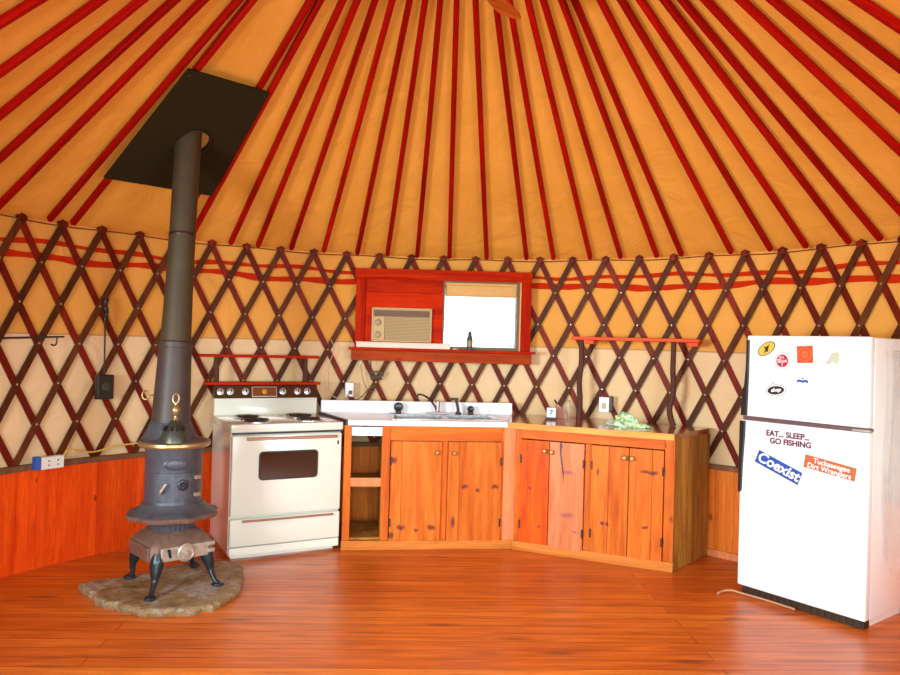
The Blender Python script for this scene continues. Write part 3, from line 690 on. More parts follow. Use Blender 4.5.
# little two tier shelf resting on the backguard
sh = empty('spice_shelf', (RO[0]-math.sin(RR)*.635, RO[1]+math.cos(RR)*.635, 1.143), RR, 'small two-tier red wooden shelf standing on top of the range backguard', 'shelf')
mb = MB(); mb.box(-.075, .80, -.055, .035, 0, .020, .003); mb.build('lower_board', 'redwood', sh)
mb = MB(); mb.box(-.115, .79, -.05, .045, .205, .225, .003); mb.build('upper_board', 'redwood', sh)
for u in (.012, .69):
    mb = MB(); mb.tube([(u, 0, .018), (u+.003, 0, .08), (u-.003, 0, .15), (u, 0, .207)], [.021, .019, .020, .018], 12); mb.build('post', 'bark', sh, smooth=True)

# ------------------------------------------------------------------ sink cabinet
KO = (-.735, 5.33); KR = R_(7.4)
kc = empty('sink_cabinet', (*KO, 0), KR, 'pine sink base cabinet with an open shelf bay and two plank doors', 'cabinet')
KW = 1.262; KD = .55; FT = .022
for a, c, h in ((0, .052, .895), (.27, .330, .895), (.704, .749, .784), (1.148, KW-.002, .895)):
    mb = MB(); mb.box(a, c, 0, FT, .066, h, .002); mb.build('stile', 'pine', kc)
mb = MB(); mb.box(.331, 1.147, 0, FT, .785, .895, .002); mb.build('top_rail', 'pine_x', kc)
mb = MB(); mb.box(1.165, KW-.002, -.004, 0, .065, .893, .002); mb.build('corner_board', 'pine_pale', kc, label='paler pinkish pine corner board')
mb = MB(); mb.box(.052, .27, -.002, FT, .455, .515, .002); mb.build('shelf_rail', 'pine_pale', kc)
mb = MB(); mb.box(.052, .27, 0, FT, .817, .880, .002); mb.build('drawer_blank', 'laminate', kc, label='white strip under the counter')
mb = MB(); mb.box(-.004, KW+.006, -.014, .012, 0, .066, .003); mb.build('toe_board', 'toe', kc)
mb = MB(); mb.box(.0, .014, FT, KD, .0, .893); mb.build('side_panel', 'pine_side', kc)
mb = MB(); mb.box(.275, .290, FT, KD, .0, .893); mb.build('side_panel', 'pine_side', kc)
mb = MB(); mb.box(.014, .275, FT, KD-.03, .445, .460); mb.build('shelf', 'pine_side', kc)
mb = MB(); mb.box(.014, 1.24, FT, KD-.03, .066, .082); mb.build('bottom_panel', 'pine_side', kc)
mb = MB(); mb.box(.30, 1.24, KD-.02, KD-.005, .08, .75); mb.build('back_panel', 'pine_side', kc)
def plank_door(root, u0, u1, z0, z1, splits, knobpos, hinge_u, mats):
    e = None; us = [u0]+splits+[u1]
    mb = MB()
    for a, c in zip(us, us[1:]): mb.box(a+.0008, c-.0008, -.018, -.001, z0, z1, .0015)
    e = mb.build('door', mats[0], root)
    mb = MB(); mb.lathe([(.010, 0), (.008, .010), (.016, .018), (.018, .026), (.012, .033), (.001, .034)], 18, T(knobpos[0], -.018, knobpos[1]) @ RX); mb.build('knob', 'dull_brass', e, smooth=True)
    for z in (z0+.13, z1-.14):
        mb = MB(); mb.box(hinge_u-.006, hinge_u+.006, -.024, -.016, z-.03, z+.03, .002); mb.build('hinge', 'hinge', e)
    return e
plank_door(kc, .335, .703, .068, .782, [.415], (.667, .705), .338, ['door_a'])
plank_door(kc, .750, 1.146, .066, .782, [.835], (.793, .703), 1.142, ['door_b'])
# white laminate top with the sink hole, in the cabinet's frame
ct = empty('sink_countertop', (*KO, .893), KR, 'white laminate countertop with raised backsplash around the sink', 'countertop')
S = (.36, 1.12, .07, .45); ang = math.tan(RR-KR)
def cl(bv): return .004-bv*ang*.98+.012     # left edge follows the side of the range
def cr_(bv): return 1.19+bv*.26
mb = MB(); z0, z1 = 0, .037
bk = .57
mb.prism([(cl(-.02), -.02), (S[0], -.02), (S[0], bk), (cl(bk), bk)], z0, z1); mb.prism([(S[1], -.02), (cr_(-.02), -.02), (cr_(bk), bk), (S[1], bk)], z0, z1)
mb.box(S[0], S[1], -.02, S[2], z0, z1); mb.box(S[0], S[1], S[3], bk, z0, z1)
mb.build('top', 'laminate', ct)
mb = MB(); mb.box(cl(bk)+.0, cr_(bk), bk-.022, bk, z1, z1+.095, .004); mb.build('backsplash', 'laminate', ct)
mb = MB(); mb.prism([(cl(-.02)-.014, -.02), (cl(-.02), -.02), (cl(bk), bk), (cl(bk)-.014, bk)], z0, z1+.002); mb.build('end_trim', 'dark', ct, label='dark brown edge strip beside the range')
# steel sink
sk = empty('kitchen_sink', (*KO, .93), KR, 'stainless steel double-bowl sink set into the white countertop', 'sink')
mb = MB(); x0, x1, y0, y1 = S; mid = (x0+x1)/2
mb.box(x0-.02, x1+.02, y0-.02, y0+.02, 0, .008, .002); mb.box(x0-.02, x1+.02, y1-.05, y1+.06, 0, .008, .002)
mb.box(x0-.02, x0+.02, y0, y1, 0, .008, .002); mb.box(x1-.02, x1+.02, y0, y1, 0, .008, .002); mb.box(mid-.02, mid+.02, y0, y1, 0, .007, .002)
mb.build('rim', 'steel', sk)
for a, c in ((x0+.02, mid-.02), (mid+.02, x1-.02)):
    mb = MB(); mb.box(a-.004, a, y0+.02, y1-.05, -.17, .002); mb.box(c, c+.004, y0+.02, y1-.05, -.17, .002)
    mb.box(a, c, y0+.016, y0+.02, -.17, .002); mb.box(a, c, y1-.05, y1-.046, -.17, .002); mb.box(a, c, y0+.02, y1-.05, -.174, -.17)
    mb.lathe([(.04, -.1698), (.04, -.166), (.03, -.167)], 20, T((a+c)/2, (y0+y1)/2, 0)); mb.build('bowl', 'steel', sk)
# faucet
fz = .938
fc = empty('kitchen_faucet', (KO[0]+.72*math.cos(KR)-.475*math.sin(KR), KO[1]+.72*math.sin(KR)+.475*math.cos(KR), fz), KR, 'faucet with chrome post and thin dark curved spout at the back of the sink', 'faucet')
mb = MB(); mb.box(-.10, .10, -.022, .022, 0, .012, .005); mb.build('base', 'chrome', fc)
mb = MB(); mb.lathe([(.022, .01), (.018, .02), (.017, .095), (.014, .105), (.001, .108)], 20); mb.build('post', 'steel', fc, smooth=True)
mb = MB(); mb.tube(spline([(-.012, -.01, .03), (-.022, -.02, .055), (-.07, -.05, .115), (-.125, -.09, .150), (-.165, -.11, .155), (-.178, -.115, .125)], 6), .0075, 10); mb.build('spout', 'dark', fc, smooth=True)
sp_ = empty('soap_pump', (KO[0]+.885*math.cos(KR)-.47*math.sin(KR), KO[1]+.885*math.sin(KR)+.47*math.cos(KR), fz), KR, 'dark angled sprayer standing upright right of the chrome faucet post', 'sprayer')
mb = MB(); mb.lathe([(.024, 0), (.022, .012), (.012, .018)], 16); mb.build('base', 'dark', sp_, smooth=True)
mb = MB(); mb.tube([(0, 0, .015), (-.006, 0, .06), (-.022, 0, .115)], [.012, .011, .012], 12); mb.build('neck', 'dark', sp_, smooth=True)
mb = MB(); mb.box(-.072, -.004, -.012, .012, .108, .128, .005); mb.build('nozzle', 'black', sp_)
def disc_item(u, bv, rot, r, label, name, cat):
    e = empty(name, (KO[0]+u*math.cos(KR)-bv*math.sin(KR), KO[1]+u*math.sin(KR)+bv*math.cos(KR), fz), KR, label, cat)
    G = T(0, 0, r+.012) @ Matrix.Rotation(R_(rot), 4, 'Y') @ Matrix.Rotation(R_(80), 4, 'X')
    mb = MB(); mb.lathe([(r*.3, -.012), (r, -.008), (r, .004), (r*.75, .010), (r*.3, .006), (.001, .006)], 24, G); mb.build('disc', 'iron_dark', e, smooth=True)
    mb = MB(); mb.box(-.022, .022, -.018, .018, 0, .018, .003); mb.build('foot', 'dark', e); return e
disc_item(.41, .475, 10, .036, 'round dark drain strainer propped up left of the faucet', 'sink_strainer', 'strainer')
disc_item(.985, .475, 35, .027, 'small tilted dark strainer right of the dark sprayer', 'sink_strainer', 'strainer')

# ------------------------------------------------------------------ right cabinet (footprint cut to the round wall)
QO = (.505, 5.474); QR = R_(-24)
qc = empty('base_cabinet', (*QO, 0), QR, 'pine base cabinet with four plank doors and rough plank side', 'cabinet')
qi = (Matrix.Translation((*QO, 0)) @ Matrix.Rotation(QR, 4, 'Z')).inverted()
def ql(x, y): v = qi @ Vector((x, y, 0)); return (v.x, v.y)
QW = 1.130; du = -.037
for a, c, h in ((0, .042, .895), (.518, .564, .815), (1.063, QW, .895)):
    mb = MB(); mb.box(a, c, 0, FT, .066, h, .002); mb.build('stile', 'pine', qc)
mb = MB(); mb.box(.042, 1.062, 0, FT, .818, .895, .002); mb.build('top_rail', 'pine_x', qc)
mb = MB(); mb.box(-.004, QW+.004, -.014, .012, 0, .066, .003); mb.build('toe_board', 'toe', qc)
bl = ql(1.925, 5.452); br = ql(.72, 6.06)
# plank side, board by board
A = Vector((QW, FT)); Bv = Vector(bl); mb = MB(); nb = 6
dn = (Bv-A).normalized(); nn = Vector((dn.y, -dn.x))
for i in range(nb):
    p, q = A+dn*((Bv-A).length*i/nb+.001), A+dn*((Bv-A).length*(i+1)/nb-.001)
    mb.prism([(p.x, p.y), (q.x, q.y), (q.x-nn.x*.018, q.y-nn.y*.018), (p.x-nn.x*.018, p.y-nn.y*.018)], 0, .893, .003)
mb.build('side_panel', 'pine_side', qc)
mb = MB(); mb.prism([(.02, FT), (QW-.02, FT), (bl[0]-.03, bl[1]-.02), (br[0], br[1]-.02)], .066, .082); mb.build('bottom_panel', 'pine_side', qc)
plank_door(qc, .046, .260, .067, .812, [], (.232, .742), .050, ['door_c'])
d2 = plank_door(qc, .264, .516, .052, .812, [], (.284, .738), .512, ['door_d'])
mb = MB(); mb.prism([(.338, .812), (.352, .812), (.350, .74), (.372, .60), (.368, .51), (.362, .60), (.340, .74)], 0, .001, 0, T(0, -.0182, 0) @ RX)
mb.prism([(.337, .795), (.356, .795), (.356, .775), (.337, .775)], 0, .0012, 0, T(0, -.0182, 0) @ RX); mb.build('crack', 'black', d2)
plank_door(qc, .566, .826, .067, .812, [.690], (.800, .744), .570, ['door_e'])
plank_door(qc, .830, 1.060, .064, .812, [.985], (.852, .744), 1.056, ['door_f'])
# varnished wooden counter with a curved back against the wall
wc = empty('wooden_countertop', (*QO, .893), QR, 'varnished brown wooden countertop with pale front edge on the pine cabinet', 'countertop')
def klw(u, bv): return (KO[0]+u*math.cos(KR)-bv*math.sin(KR), KO[1]+u*math.sin(KR)+bv*math.cos(KR))
back = []
fl = ql(*klw(cr_(-.02)+.003, -.02)); bl0 = klw(cr_(bk)+.003, bk); b0 = ql(*bl0)
az0 = math.degrees(math.atan2(bl0[0]-CX, bl0[1]-CY)); azs = [az0+(41.0-az0)*i/12 for i in range(13)]
arc = [ql(*pol(a, 2.948).xy) for a in azs]
frR = (QW-.006, -.02); 
mb = MB(); mb.prism([fl, frR]+arc[::-1]+[b0], 0, .036); mb.build('top', 'counter', wc)
mb = MB(); mb.prism([(fl[0], -.034), (QW+.014, -.034), (QW+.014, -.02), (fl[0], -.02)] if False else [(fl[0]-.0, fl[1]-.014), (QW-.004, -.034), (QW-.004, -.0201), (fl[0], fl[1]-.0001)], -.004, .038, .002); mb.build('front_edge', 'counter_edge', wc)

# shelf on two bark posts
P1, P2_ = Vector((1.03, 5.85, .93)), Vector((1.672, 5.522, .93)); dv = (P2_-P1); lr = math.atan2(dv.y, dv.x); LL = dv.length
ls = empty('log_shelf', P1, lr, 'orange plank shelf on two bark-covered log posts standing on the wooden counter', 'shelf')
mb = MB(); mb.tube(spline([(.0, 0, 0), (.004, 0, .15), (-.004, 0, .3), (.008, 0, .45), (.002, 0, .625)], 5), [.023-.004*(i/20) for i in range(21)], 12); mb.build('post', 'bark', ls, smooth=True)
mb = MB(); mb.tube(spline([(LL, 0, 0), (LL-.03, 0, .12), (LL-.005, 0, .26), (LL-.012, 0, .42), (LL-.01, 0, .625)], 5), [.022-.003*(i/20) for i in range(21)], 12); mb.build('post', 'bark', ls, smooth=True)
mb = MB(); mb.box(-.05, LL+.185, -.09, .055, .623, .648, .004); mb.build('board', 'shelf', ls)
for a, c in ((.045, .115), (LL+.09, LL+.17)):
    mb = MB(); mb.box(a, c, -.05, .05, .593, .623, .004); mb.build('cleat', 'shelf', ls)

# ------------------------------------------------------------------ window unit
WY = 6.075; WX = -.80
wn = empty('window_1', (WX, WY, 1.35), 0, 'red-stained wooden window frame with boxed panel hung on the lattice wall', 'window', kind='structure')
z = lambda v: v-1.35
mb = MB(); mb.box(.022, .085, 0, .05, z(1.43), z(2.02), .004); mb.box(1.372, 1.457, 0, .05, z(1.43), z(2.02), .004)
mb.box(.085, .098, -.012, .05, z(1.43), z(2.02), .003); mb.build('frame', 'redwood_z', wn)
mb = MB(); mb.box(.012, 1.460, -.012, .055, z(2.018), z(2.092), .004); mb.box(.016, 1.458, -.022, 0, z(2.006), z(2.02), .004); mb.build('header', 'redwood', wn)
mb = MB(); mb.box(-.016, 1.49, -.085, .04, z(1.425), z(1.445), .004); mb.build('sill', 'redwood', wn)
mb = MB(); mb.box(.0, 1.466, -.03, .03, z(1.340), z(1.424), .004); mb.build('apron', 'apron', wn)
mb = MB()
# boarded panel around the air conditioner
for a, c in ((1.774, 1.90), (1.90, 2.018)): mb.box(.098, .735, .015, .04, z(a)+.001, z(c)-.001, .002)
mb.box(.098, .160, .015, .04, z(1.445), z(1.775)); mb.box(.648, .735, .015, .04, z(1.445), z(1.775))
mb.box(.148, .655, .015, .04, z(1.445), z(1.497))
mb.build('panel', 'redwood', wn)
mb = MB(); mb.box(.735, .748, -.002, .16, z(1.445), z(2.01), .002); mb.box(1.338, 1.362, -.002, .16, z(1.445), z(2.01), .002); mb.box(.748, 1.338, .0, .16, z(1.445), z(1.472), .002); mb.box(.748, 1.338, .0, .16, z(1.995), z(2.01), .002)
mb.build('sash', flat('sash_brown', (.13, .075, .025), .5), wn)
mb = MB(); mb.box(.748, 1.338, .10, .104, z(1.462), z(1.995)); mb.build('pane', 'glass', wn)
mb = MB(); mb.box(1.362, 1.373, .0, .03, z(1.445), z(2.01)); mb.build('side_strip', 'tan', wn)
mb = MB(); mb.box(.750, 1.355, .028, .034, z(1.892), z(1.985), .001); mb.tube([(.750, .03, z(1.985)), (1.357, .03, z(1.985))], .016, 12); mb.tube([(.752, .031, z(1.890)), (1.353, .031, z(1.890))], .007, 8)
mb.build('roller_blind', 'tan', wn, smooth=True)
mb = MB(); mb.box(.045, .805, -.075, .0, z(1.446), z(1.486), .006); mb.box(.043, .807, -.082, .0, z(1.484), z(1.492), .002); mb.build('ledge_box', flat('pinkish_white', (.78, .60, .50), .4), wn, label='pinkish white boxed ledge under the air conditioner')
# air conditioner
ac = empty('air_conditioner', (WX+.160, WY, 1.497), 0, 'beige window air conditioner set in the red boarded panel', 'air conditioner')
aw, ah = .487, .276
mb = MB(); mb.box(0, aw, .0, .30, 0, ah, .004); mb.box(0, aw, -.022, 0, 0, .012, .002); mb.box(0, aw, -.022, 0, ah-.014, ah, .002); mb.box(0, .012, -.022, 0, .012, ah-.014); mb.box(aw-.012, aw, -.022, 0, .012, ah-.014)
mb.build('housing', 'cream', ac)
mb = MB(); mb.box(.018, aw-.02, -.008, .002, .206, .256); mb.build('vent_recess', 'cream_dark', ac)
mb = MB()
for i in range(4): mb.box(.018, aw-.02, -.014, -.006, .212+i*.012, .2155+i*.012)
for i in range(17): mb.box(.03+i*.026, .0325+i*.026, -.014, -.006, .206, .256)
mb.build('vent_louvres', flat('louvre', (.20, .085, .035), .5), ac)
mb = MB(); mb.box(.012, .105, -.018, .002, .012, .205, .003); mb.build('control_strip', 'cream', ac)
for zz in (.155, .055):
    mb = MB(); mb.lathe([(.028, 0), (.028, .004), (.020, .006), (.018, .018), (.001, .019)], 24, T(.052, -.018, zz) @ RX); mb.build('dial', flat('dial_tan', (.36, .23, .09), .4), ac, smooth=True)
mb = MB(); mb.box(.107, aw-.014, -.006, .002, .012, .205); mb.build('grille_back', flat('grille_back', (.30, .19, .07), .5), ac)
mb = MB()
for i in range(16): mb.box(.107, aw-.014, -.016, -.005, .016+i*.0118, .0215+i*.0118, .001)
mb.build('grille_slats', 'cream', ac)
# spray bottle on the sill
bt = empty('sill_bottle', (WX+.961, WY-.048, 1.445), 0, 'dark slim bottle standing on the window sill against the bright pane', 'bottle')
mb = MB(); mb.lathe([(.022, 0), (.024, .004), (.024, .095), (.018, .112), (.013, .120)], 20); mb.build('bottle_body', flat('bottle_grey', (.06, .07, .07), .3), bt, smooth=True)
mb = MB(); mb.lathe([(.024, .03), (.0246, .032), (.0246, .075), (.024, .077)], 20); mb.build('band', flat('band_tan', (.30, .22, .12), .5), bt, smooth=True)
mb = MB(); mb.lathe([(.015, .119), (.016, .135), (.010, .142), (.008, .155), (.001, .157)], 16); mb.build('cap', 'black', bt, smooth=True)
tp = empty('tape_roll', (WX+.845, WY-.045, 1.445), 0, 'small brown roll lying on the sill beside the pinkish ledge', 'tape roll')
mb = MB(); mb.lathe([(.030, 0), (.030, .018), (.014, .018), (.014, 0)], 24); mb.build('tape', flat('tape_brown', (.35, .20, .08), .4), tp, smooth=True)

# ------------------------------------------------------------------ refrigerator
FO = (1.827, 4.646); FR = R_(-53.3)
fr_ = empty('refrigerator', (*FO, 0), FR, 'white top-freezer refrigerator covered with magnets and stickers', 'refrigerator')
fw, fd, fh = .765, .535, 1.600
mb = MB(); mb.box(.006, fw-.004, .062, fd, .05, fh-.004, .008, seg=3); mb.box(.03, fw-.03, .10, fd-.03, 0, .05); mb.build('cabinet_body', 'fridge', fr_, smooth=True)
mb = MB(); mb.box(.03, fw-.004, 0, .058, 1.100, fh, .010, seg=3); fz1 = mb.build('freezer_door', 'fridge', fr_, smooth=True)
mb = MB(); mb.box(.002, fw, 0, .058, .052, 1.076, .010, seg=3); fz2 = mb.build('fridge_door', 'fridge', fr_, smooth=True)
mb = MB(); mb.box(.012, fw-.001, .006, .058, 1.078, 1.098, .003); mb.build('divider_trim', flat('grey_trim', (.16, .10, .11), .3, .3), fr_)
mb = MB(); mb.box(fw-.09, fw+.006, -.004, .03, 1.078, 1.092, .003); mb.build('centre_hinge', 'nickel', fr_)
mb = MB()
mb.prism([(.038, 1.572), (.050, 1.572), (.050, 1.36), (.046, 1.18), (.044, 1.104), (.012, 1.104), (.012, 1.17), (.030, 1.30), (.038, 1.42)], 0, .026, .002, T(0, .004, 0) @ RX); mb.build('freezer_handle', 'black', fz1)
mb = MB(); mb.prism([(.006, 1.070), (.036, 1.070), (.034, .98), (.024, .80), (.020, .64), (.010, .625), (.004, .64)], 0, .026, .002, T(0, .004, 0) @ RX); mb.build('door_handle', 'black', fz2)
mb = MB(); mb.box(.02, fw-.02, .03, .10, .0, .048, .003)
for i in range(18): mb.box(.03+i*.04, .055+i*.04, .024, .032, .010, .040)
mb.build('kick_grille', 'dark', fr_)
def fpt(u, y, zz): return (Matrix.Translation((*FO, 0)) @ Matrix.Rotation(FR, 4, 'Z')) @ Vector((u, y, zz))
def text(body, size, mat, parent, loc, rot=0, name='lettering', shear=0, font_bold=.0):
    c = bpy.data.curves.new(name, 'FONT'); c.body = body; c.size = size; c.align_x = 'CENTER'; c.align_y = 'CENTER'; c.extrude = .0004; c.offset = font_bold; c.shear = shear
    c.materials.append(M[mat] if isinstance(mat, str) else mat)
    tmp = bpy.data.objects.new(name, c); COL.objects.link(tmp); bpy.context.view_layer.update()
    me = bpy.data.meshes.new_from_object(tmp.evaluated_get(bpy.context.evaluated_depsgraph_get())); bpy.data.objects.remove(tmp)
    o = bpy.data.objects.new(name, me); COL.objects.link(o); o.parent = parent
    o.matrix_local = T(*loc) @ RX @ Matrix.Rotation(rot, 4, 'Z')
    return o
def ell(rx, rz_, n=32): return [(rx*math.cos(2*math.pi*i/n), rz_*math.sin(2*math.pi*i/n)) for i in range(n)]
def sticker(u, zz, rot, label, cat='magnet', name='fridge_magnet', grp='magnets on the freezer door'):
    e = empty(name, fpt(u, -.0004, zz), 0, label, cat, grp); e.matrix_world = T(*fpt(u, -.0004, zz)) @ Matrix.Rotation(FR, 4, 'Z') @ Matrix.Rotation(R_(-rot), 4, 'Y'); return e
def shape(e, pts, mat, lvl, name='face'):
    mb = MB(); mb.prism(pts, 0, .0012, 0, T(0, -.0008*lvl, 0) @ RX); return mb.build(name, mat, e)
C_ = {k: flat('ink_'+k, v, .4) for k, v in dict(sticker=(.50, .115, .035), yellow=(.62, .46, .06), black=(.015, .015, .015), red=(.45, .008, .04), orange=(.60, .06, .006), white=(.9, .9, .9), grey=(.36, .35, .35), blue=(.01, .07, .40), paleblue=(.42, .50, .78), pastel=(.52, .56, .30), pink=(.85, .35, .35), purple=(.13, .003, .035), brown=(.62, .17, .07), lightorange=(.68, .14, .025)).items()}
e = sticker(.160, 1.520, 33, 'oval yellow magnet with a dark bird shape at the top left of the freezer door')
shape(e, ell(.062, .036), C_['black'], 0); shape(e, ell(.057, .032), C_['yellow'], 1)
shape(e, [(-.03, -.018), (-.005, .002), (-.012, .022), (.004, .010), (.03, .012), (.012, -.004), (.0, -.02), (-.012, -.014)], C_['black'], 2, 'bird_mark')
e = sticker(.263, 1.450, 0, 'round red magnet with a white ring and white lettering')
shape(e, ell(.050, .052), C_['grey'], 0); shape(e, ell(.046, .048), C_['white'], 1); shape(e, ell(.037, .039), C_['red'], 2)
text('the', .024, C_['white'], e, (-.005, -.0036, .022), 0); text('Blue', .034, C_['white'], e, (0, -.0036, .0), .1); text('2', .026, C_['white'], e, (0, -.0036, -.024), 0)
e = sticker(.399, 1.492, 3, 'square orange-red magnet with a round emblem')
shape(e, [(-.047, -.05), (.047, -.05), (.047, .05), (-.047, .05)], C_['orange'], 0); shape(e, ell(.040, .042), C_['lightorange'], 1); shape(e, ell(.034, .036), C_['orange'], 2); shape(e, ell(.020, .022), C_['lightorange'], 3)
shape(e, [(-.014, -.004), (.014, -.004), (.014, .004), (-.014, .004)], C_['orange'], 4, 'emblem')
e = sticker(.562, 1.475, 0, 'faded pastel magnet at the right of the freezer door')
shape(e, [(-.035, -.03), (-.01, .03), (.02, .038), (.035, .02), (.032, -.02), (.02, -.036), (-.005, -.02)], C_['pastel'], 0); shape(e, [(-.04, -.03), (-.02, -.012), (-.012, -.026), (-.03, -.034)], C_['pink'], 1, 'corner_mark')
shape(e, [(-.028, -.006), (-.008, .026), (.0, .02), (-.016, -.008)], C_['paleblue'], 1, 'side_mark')
for k in range(3): shape(e, [(-.002, .018-k*.016), (.028, .018-k*.016), (.028, .014-k*.016), (-.002, .014-k*.016)], C_['paleblue'], 1, 'line_mark')
e = sticker(.390, 1.352, 0, 'round white magnet with a blue wave banner')
shape(e, ell(.047, .047), C_['paleblue'], 0); shape(e, ell(.043, .043), C_['white'], 1)
shape(e, [(-.034, -.010), (-.02, -.006), (0, -.010), (.02, -.006), (.034, -.012), (.032, -.028), (.016, -.020), (0, -.026), (-.018, -.020), (-.032, -.026)], C_['blue'], 2, 'banner'); shape(e, [(-.008, -.004), (0, .008), (.008, -.004)], C_['blue'], 2, 'peak')
e = sticker(.227, 1.272, 8, 'black oval magnet with white script and a pale border')
shape(e, ell(.064, .036), C_['grey'], 0); shape(e, ell(.059, .031), C_['white'], 1); shape(e, ell(.053, .026), C_['black'], 2); text('shop', .032, C_['white'], e, (0, -.0036, .002), 0, shear=.3, font_bold=.001)
shape(e, ell(.006, .006, 12), C_['grey'], 0, 'hook_dot').location = (-.012, 0, .044)
e = sticker(.555, 1.238, 0, 'very faint small round magnet low on the freezer door')
shape(e, ell(.024, .026), flat('ink_faint', (.80, .80, .81), .4), 0)
e = sticker(.305, .985, 0, 'dark red EAT SLEEP GO FISHING lettering on the fridge door', 'decal', 'lettering_decal', 'stickers on the fridge door')
text('EAT... SLEEP...', .046, C_['purple'], e, (0, -.0006, .026), R_(0), font_bold=.002); text('GO FISHING', .046, C_['purple'], e, (.018, -.0006, -.018), R_(0), font_bold=.002)
e = sticker(.252, .816, -20, 'blue bumper sticker with white Coexist script, tilted on the fridge door', 'sticker', 'bumper_sticker', 'stickers on the fridge door')
shape(e, [(-.145, -.040), (.145, -.040), (.145, .040), (-.145, .040)], C_['blue'], 0)
text('Coexist', .086, C_['white'], e, (0, -.0026, .003), 0, shear=.15, font_bold=.002)
e = sticker(.556, .859, -7.6, 'orange-brown two-line bumper sticker with white lettering on the fridge door', 'sticker', 'bumper_sticker', 'stickers on the fridge door')
shape(e, [(-.146, -.038), (.146, -.038), (.146, .038), (-.146, .038)], C_['brown'], 0)
shape(e, [(-.143, -.036), (.143, -.036), (.143, .036), (-.143, .036)], C_['sticker'], 1)
text('Tuckaseegee', .040, C_['white'], e, (.01, -.0034, .015), 0, font_bold=.0006); text('Dirt Wranglers', .040, C_['white'], e, (0, -.0034, -.019), 0, font_bold=.0006)
# clear plastic bag hung on the fridge side
mb = MB(); b = mb.bm; nu, nv = 14, 16; gv = {}
for i in range(nu+1):
    for j in range(nv+1):
        y = .16+.32*i/nu; zz = 1.53-1.22*j/nv
        wv = .012+.008*math.sin(i*.62+j*.18)+.003*math.sin(i*1.4-j*.3)
        if j == nv: zz += .05*math.sin(i*.8)
        gv[i, j] = b.verts.new(tuple(fpt(fw+.004+max(.002, wv), y+.02*math.sin(j*.5)*(1-i/nu), zz)))
for i in range(nu):
    for j in range(nv): b.faces.new((gv[i, j], gv[i+1, j], gv[i+1, j+1], gv[i, j+1]))
mb.build('plastic_sheet', 'film', smooth=True, label='clear wrinkled plastic sheet hanging on the side of the refrigerator', cat='plastic sheet')
# cable lying on the floor by the fridge
mb = MB(); mb.tube(spline([(1.69, 4.585, .008), (1.73, 4.62, .012), (1.79, 4.63, .015), (1.85, 4.585, .010), (1.95, 4.48, .008), (2.05, 4.34, .008)], 8), .007, 8)
mb.build('floor_cable', flat('dusty_cable', (.50, .25, .13), .5), label='pale cable snaking on the floor from under the refrigerator', cat='cable', smooth=True)

# ------------------------------------------------------------------ ceiling fan hanging from the ring
fan = empty('ceiling_fan', (CX, CY, 3.95), 0, 'wooden-bladed ceiling fan hanging from the crown of the roof', 'ceiling fan')
FZ = 3.175-3.95
mb = MB(); mb.box(-.50, .50, -.03, .03, -.02, .02); mb.build('mount_bar', 'redwood', fan)
mb = MB(); mb.tube([(0, 0, 0), (0, 0, FZ+.12)], .014, 12); mb.build('down_rod', 'brass', fan)
mb = MB(); mb.lathe([(.03, FZ+.15), (.09, FZ+.12), (.11, FZ+.06), (.10, FZ+.01), (.06, FZ-.02), (.03, FZ-.05), (.001, FZ-.055)], 32); mb.build('motor', 'brass', fan, smooth=True)
baz = math.degrees(math.atan2(.295-CX, 3.87-CY))
for k in range(4):
    G = Matrix.Rotation(R_(90-baz+90*k), 4, 'Z') @ T(0, 0, FZ+.015) @ Matrix.Rotation(R_(22), 4, 'X')
    pts_ = [(.17, -.045), (.30, -.062), (.58, -.075), (.63, -.062), (.655, -.03), (.66, 0), (.655, .03), (.63, .062), (.58, .075), (.30, .062), (.17, .045)]
    mb = MB(); mb.prism(pts_, -.004, .004, 0, G); bo = mb.build('blade', 'fan', fan)
    mb = MB(); mb.box(.09, .22, -.018, .018, .004, .012, .002, G); mb.build('blade_bracket', 'brass', bo)

# ------------------------------------------------------------------ small wall things
def wbox(mb, az, r, zz, w_, d_, h_, bev=.004, ox=0):
    mb.box(-w_/2+ox, w_/2+ox, -d_, 0, -h_/2, h_/2, bev); return mb
e = empty('outlet_box', pol(-15.7, 2.975, 1.04), R_(15.7), 'white electrical outlet box on the lattice behind the left end of the white counter', 'outlet')
mb = MB(); mb.box(-.034, .034, -.045, 0, 0, .115, .005); mb.build('box', 'white', e)
mb = MB(); mb.box(-.008, .020, -.058, -.045, .02, .05, .003); mb.build('plug', 'cable_dark', e)
e = empty('outlet_box', pol(25.1, 2.975, .985), R_(-25.1), 'white electrical outlet box on the lattice above the green bag', 'outlet')
mb = MB(); mb.box(-.038, .042, -.05, 0, 0, .120, .005); mb.build('box', 'white', e)
mb = MB(); mb.box(-.012, .016, -.062, -.05, .03, .075, .003); mb.build('socket', 'cream', e)
mb = MB(); mb.box(.047, .068, -.04, -.01, .01, .13, .003); mb.build('side_clip', 'dark', e)
e = empty('outlet_box', pol(-58.9, 2.952, .632), R_(58.9), 'white outlet box with blue side on the wainscot rail left of the wood stove', 'outlet')
mb = MB(); mb.box(-.075, .070, -.05, 0, 0, .078, .003); mb.build('box', flat('outlet_cream', (.75, .74, .66), .4), e)
mb = MB(); mb.box(-.110, -.0755, -.045, 0, .002, .082, .003); mb.build('blue_side', 'blue', e, label='blue plastic side')
mb = MB()
for u in (-.03, .03):
    for dz in (.025, .052): mb.box(u-.006, u+.006, -.0515, -.05, dz-.004, dz+.004)
mb.build('socket_holes', 'cable_dark', e)
e = empty('control_box', pol(-52.1, 2.965, 1.055), R_(52.1), 'black box with a round dial on the lattice left of the stovepipe', 'control box')
mb = MB(); mb.box(-.055, .055, -.05, 0, 0, .165, .005); mb.build('box', 'black', e)
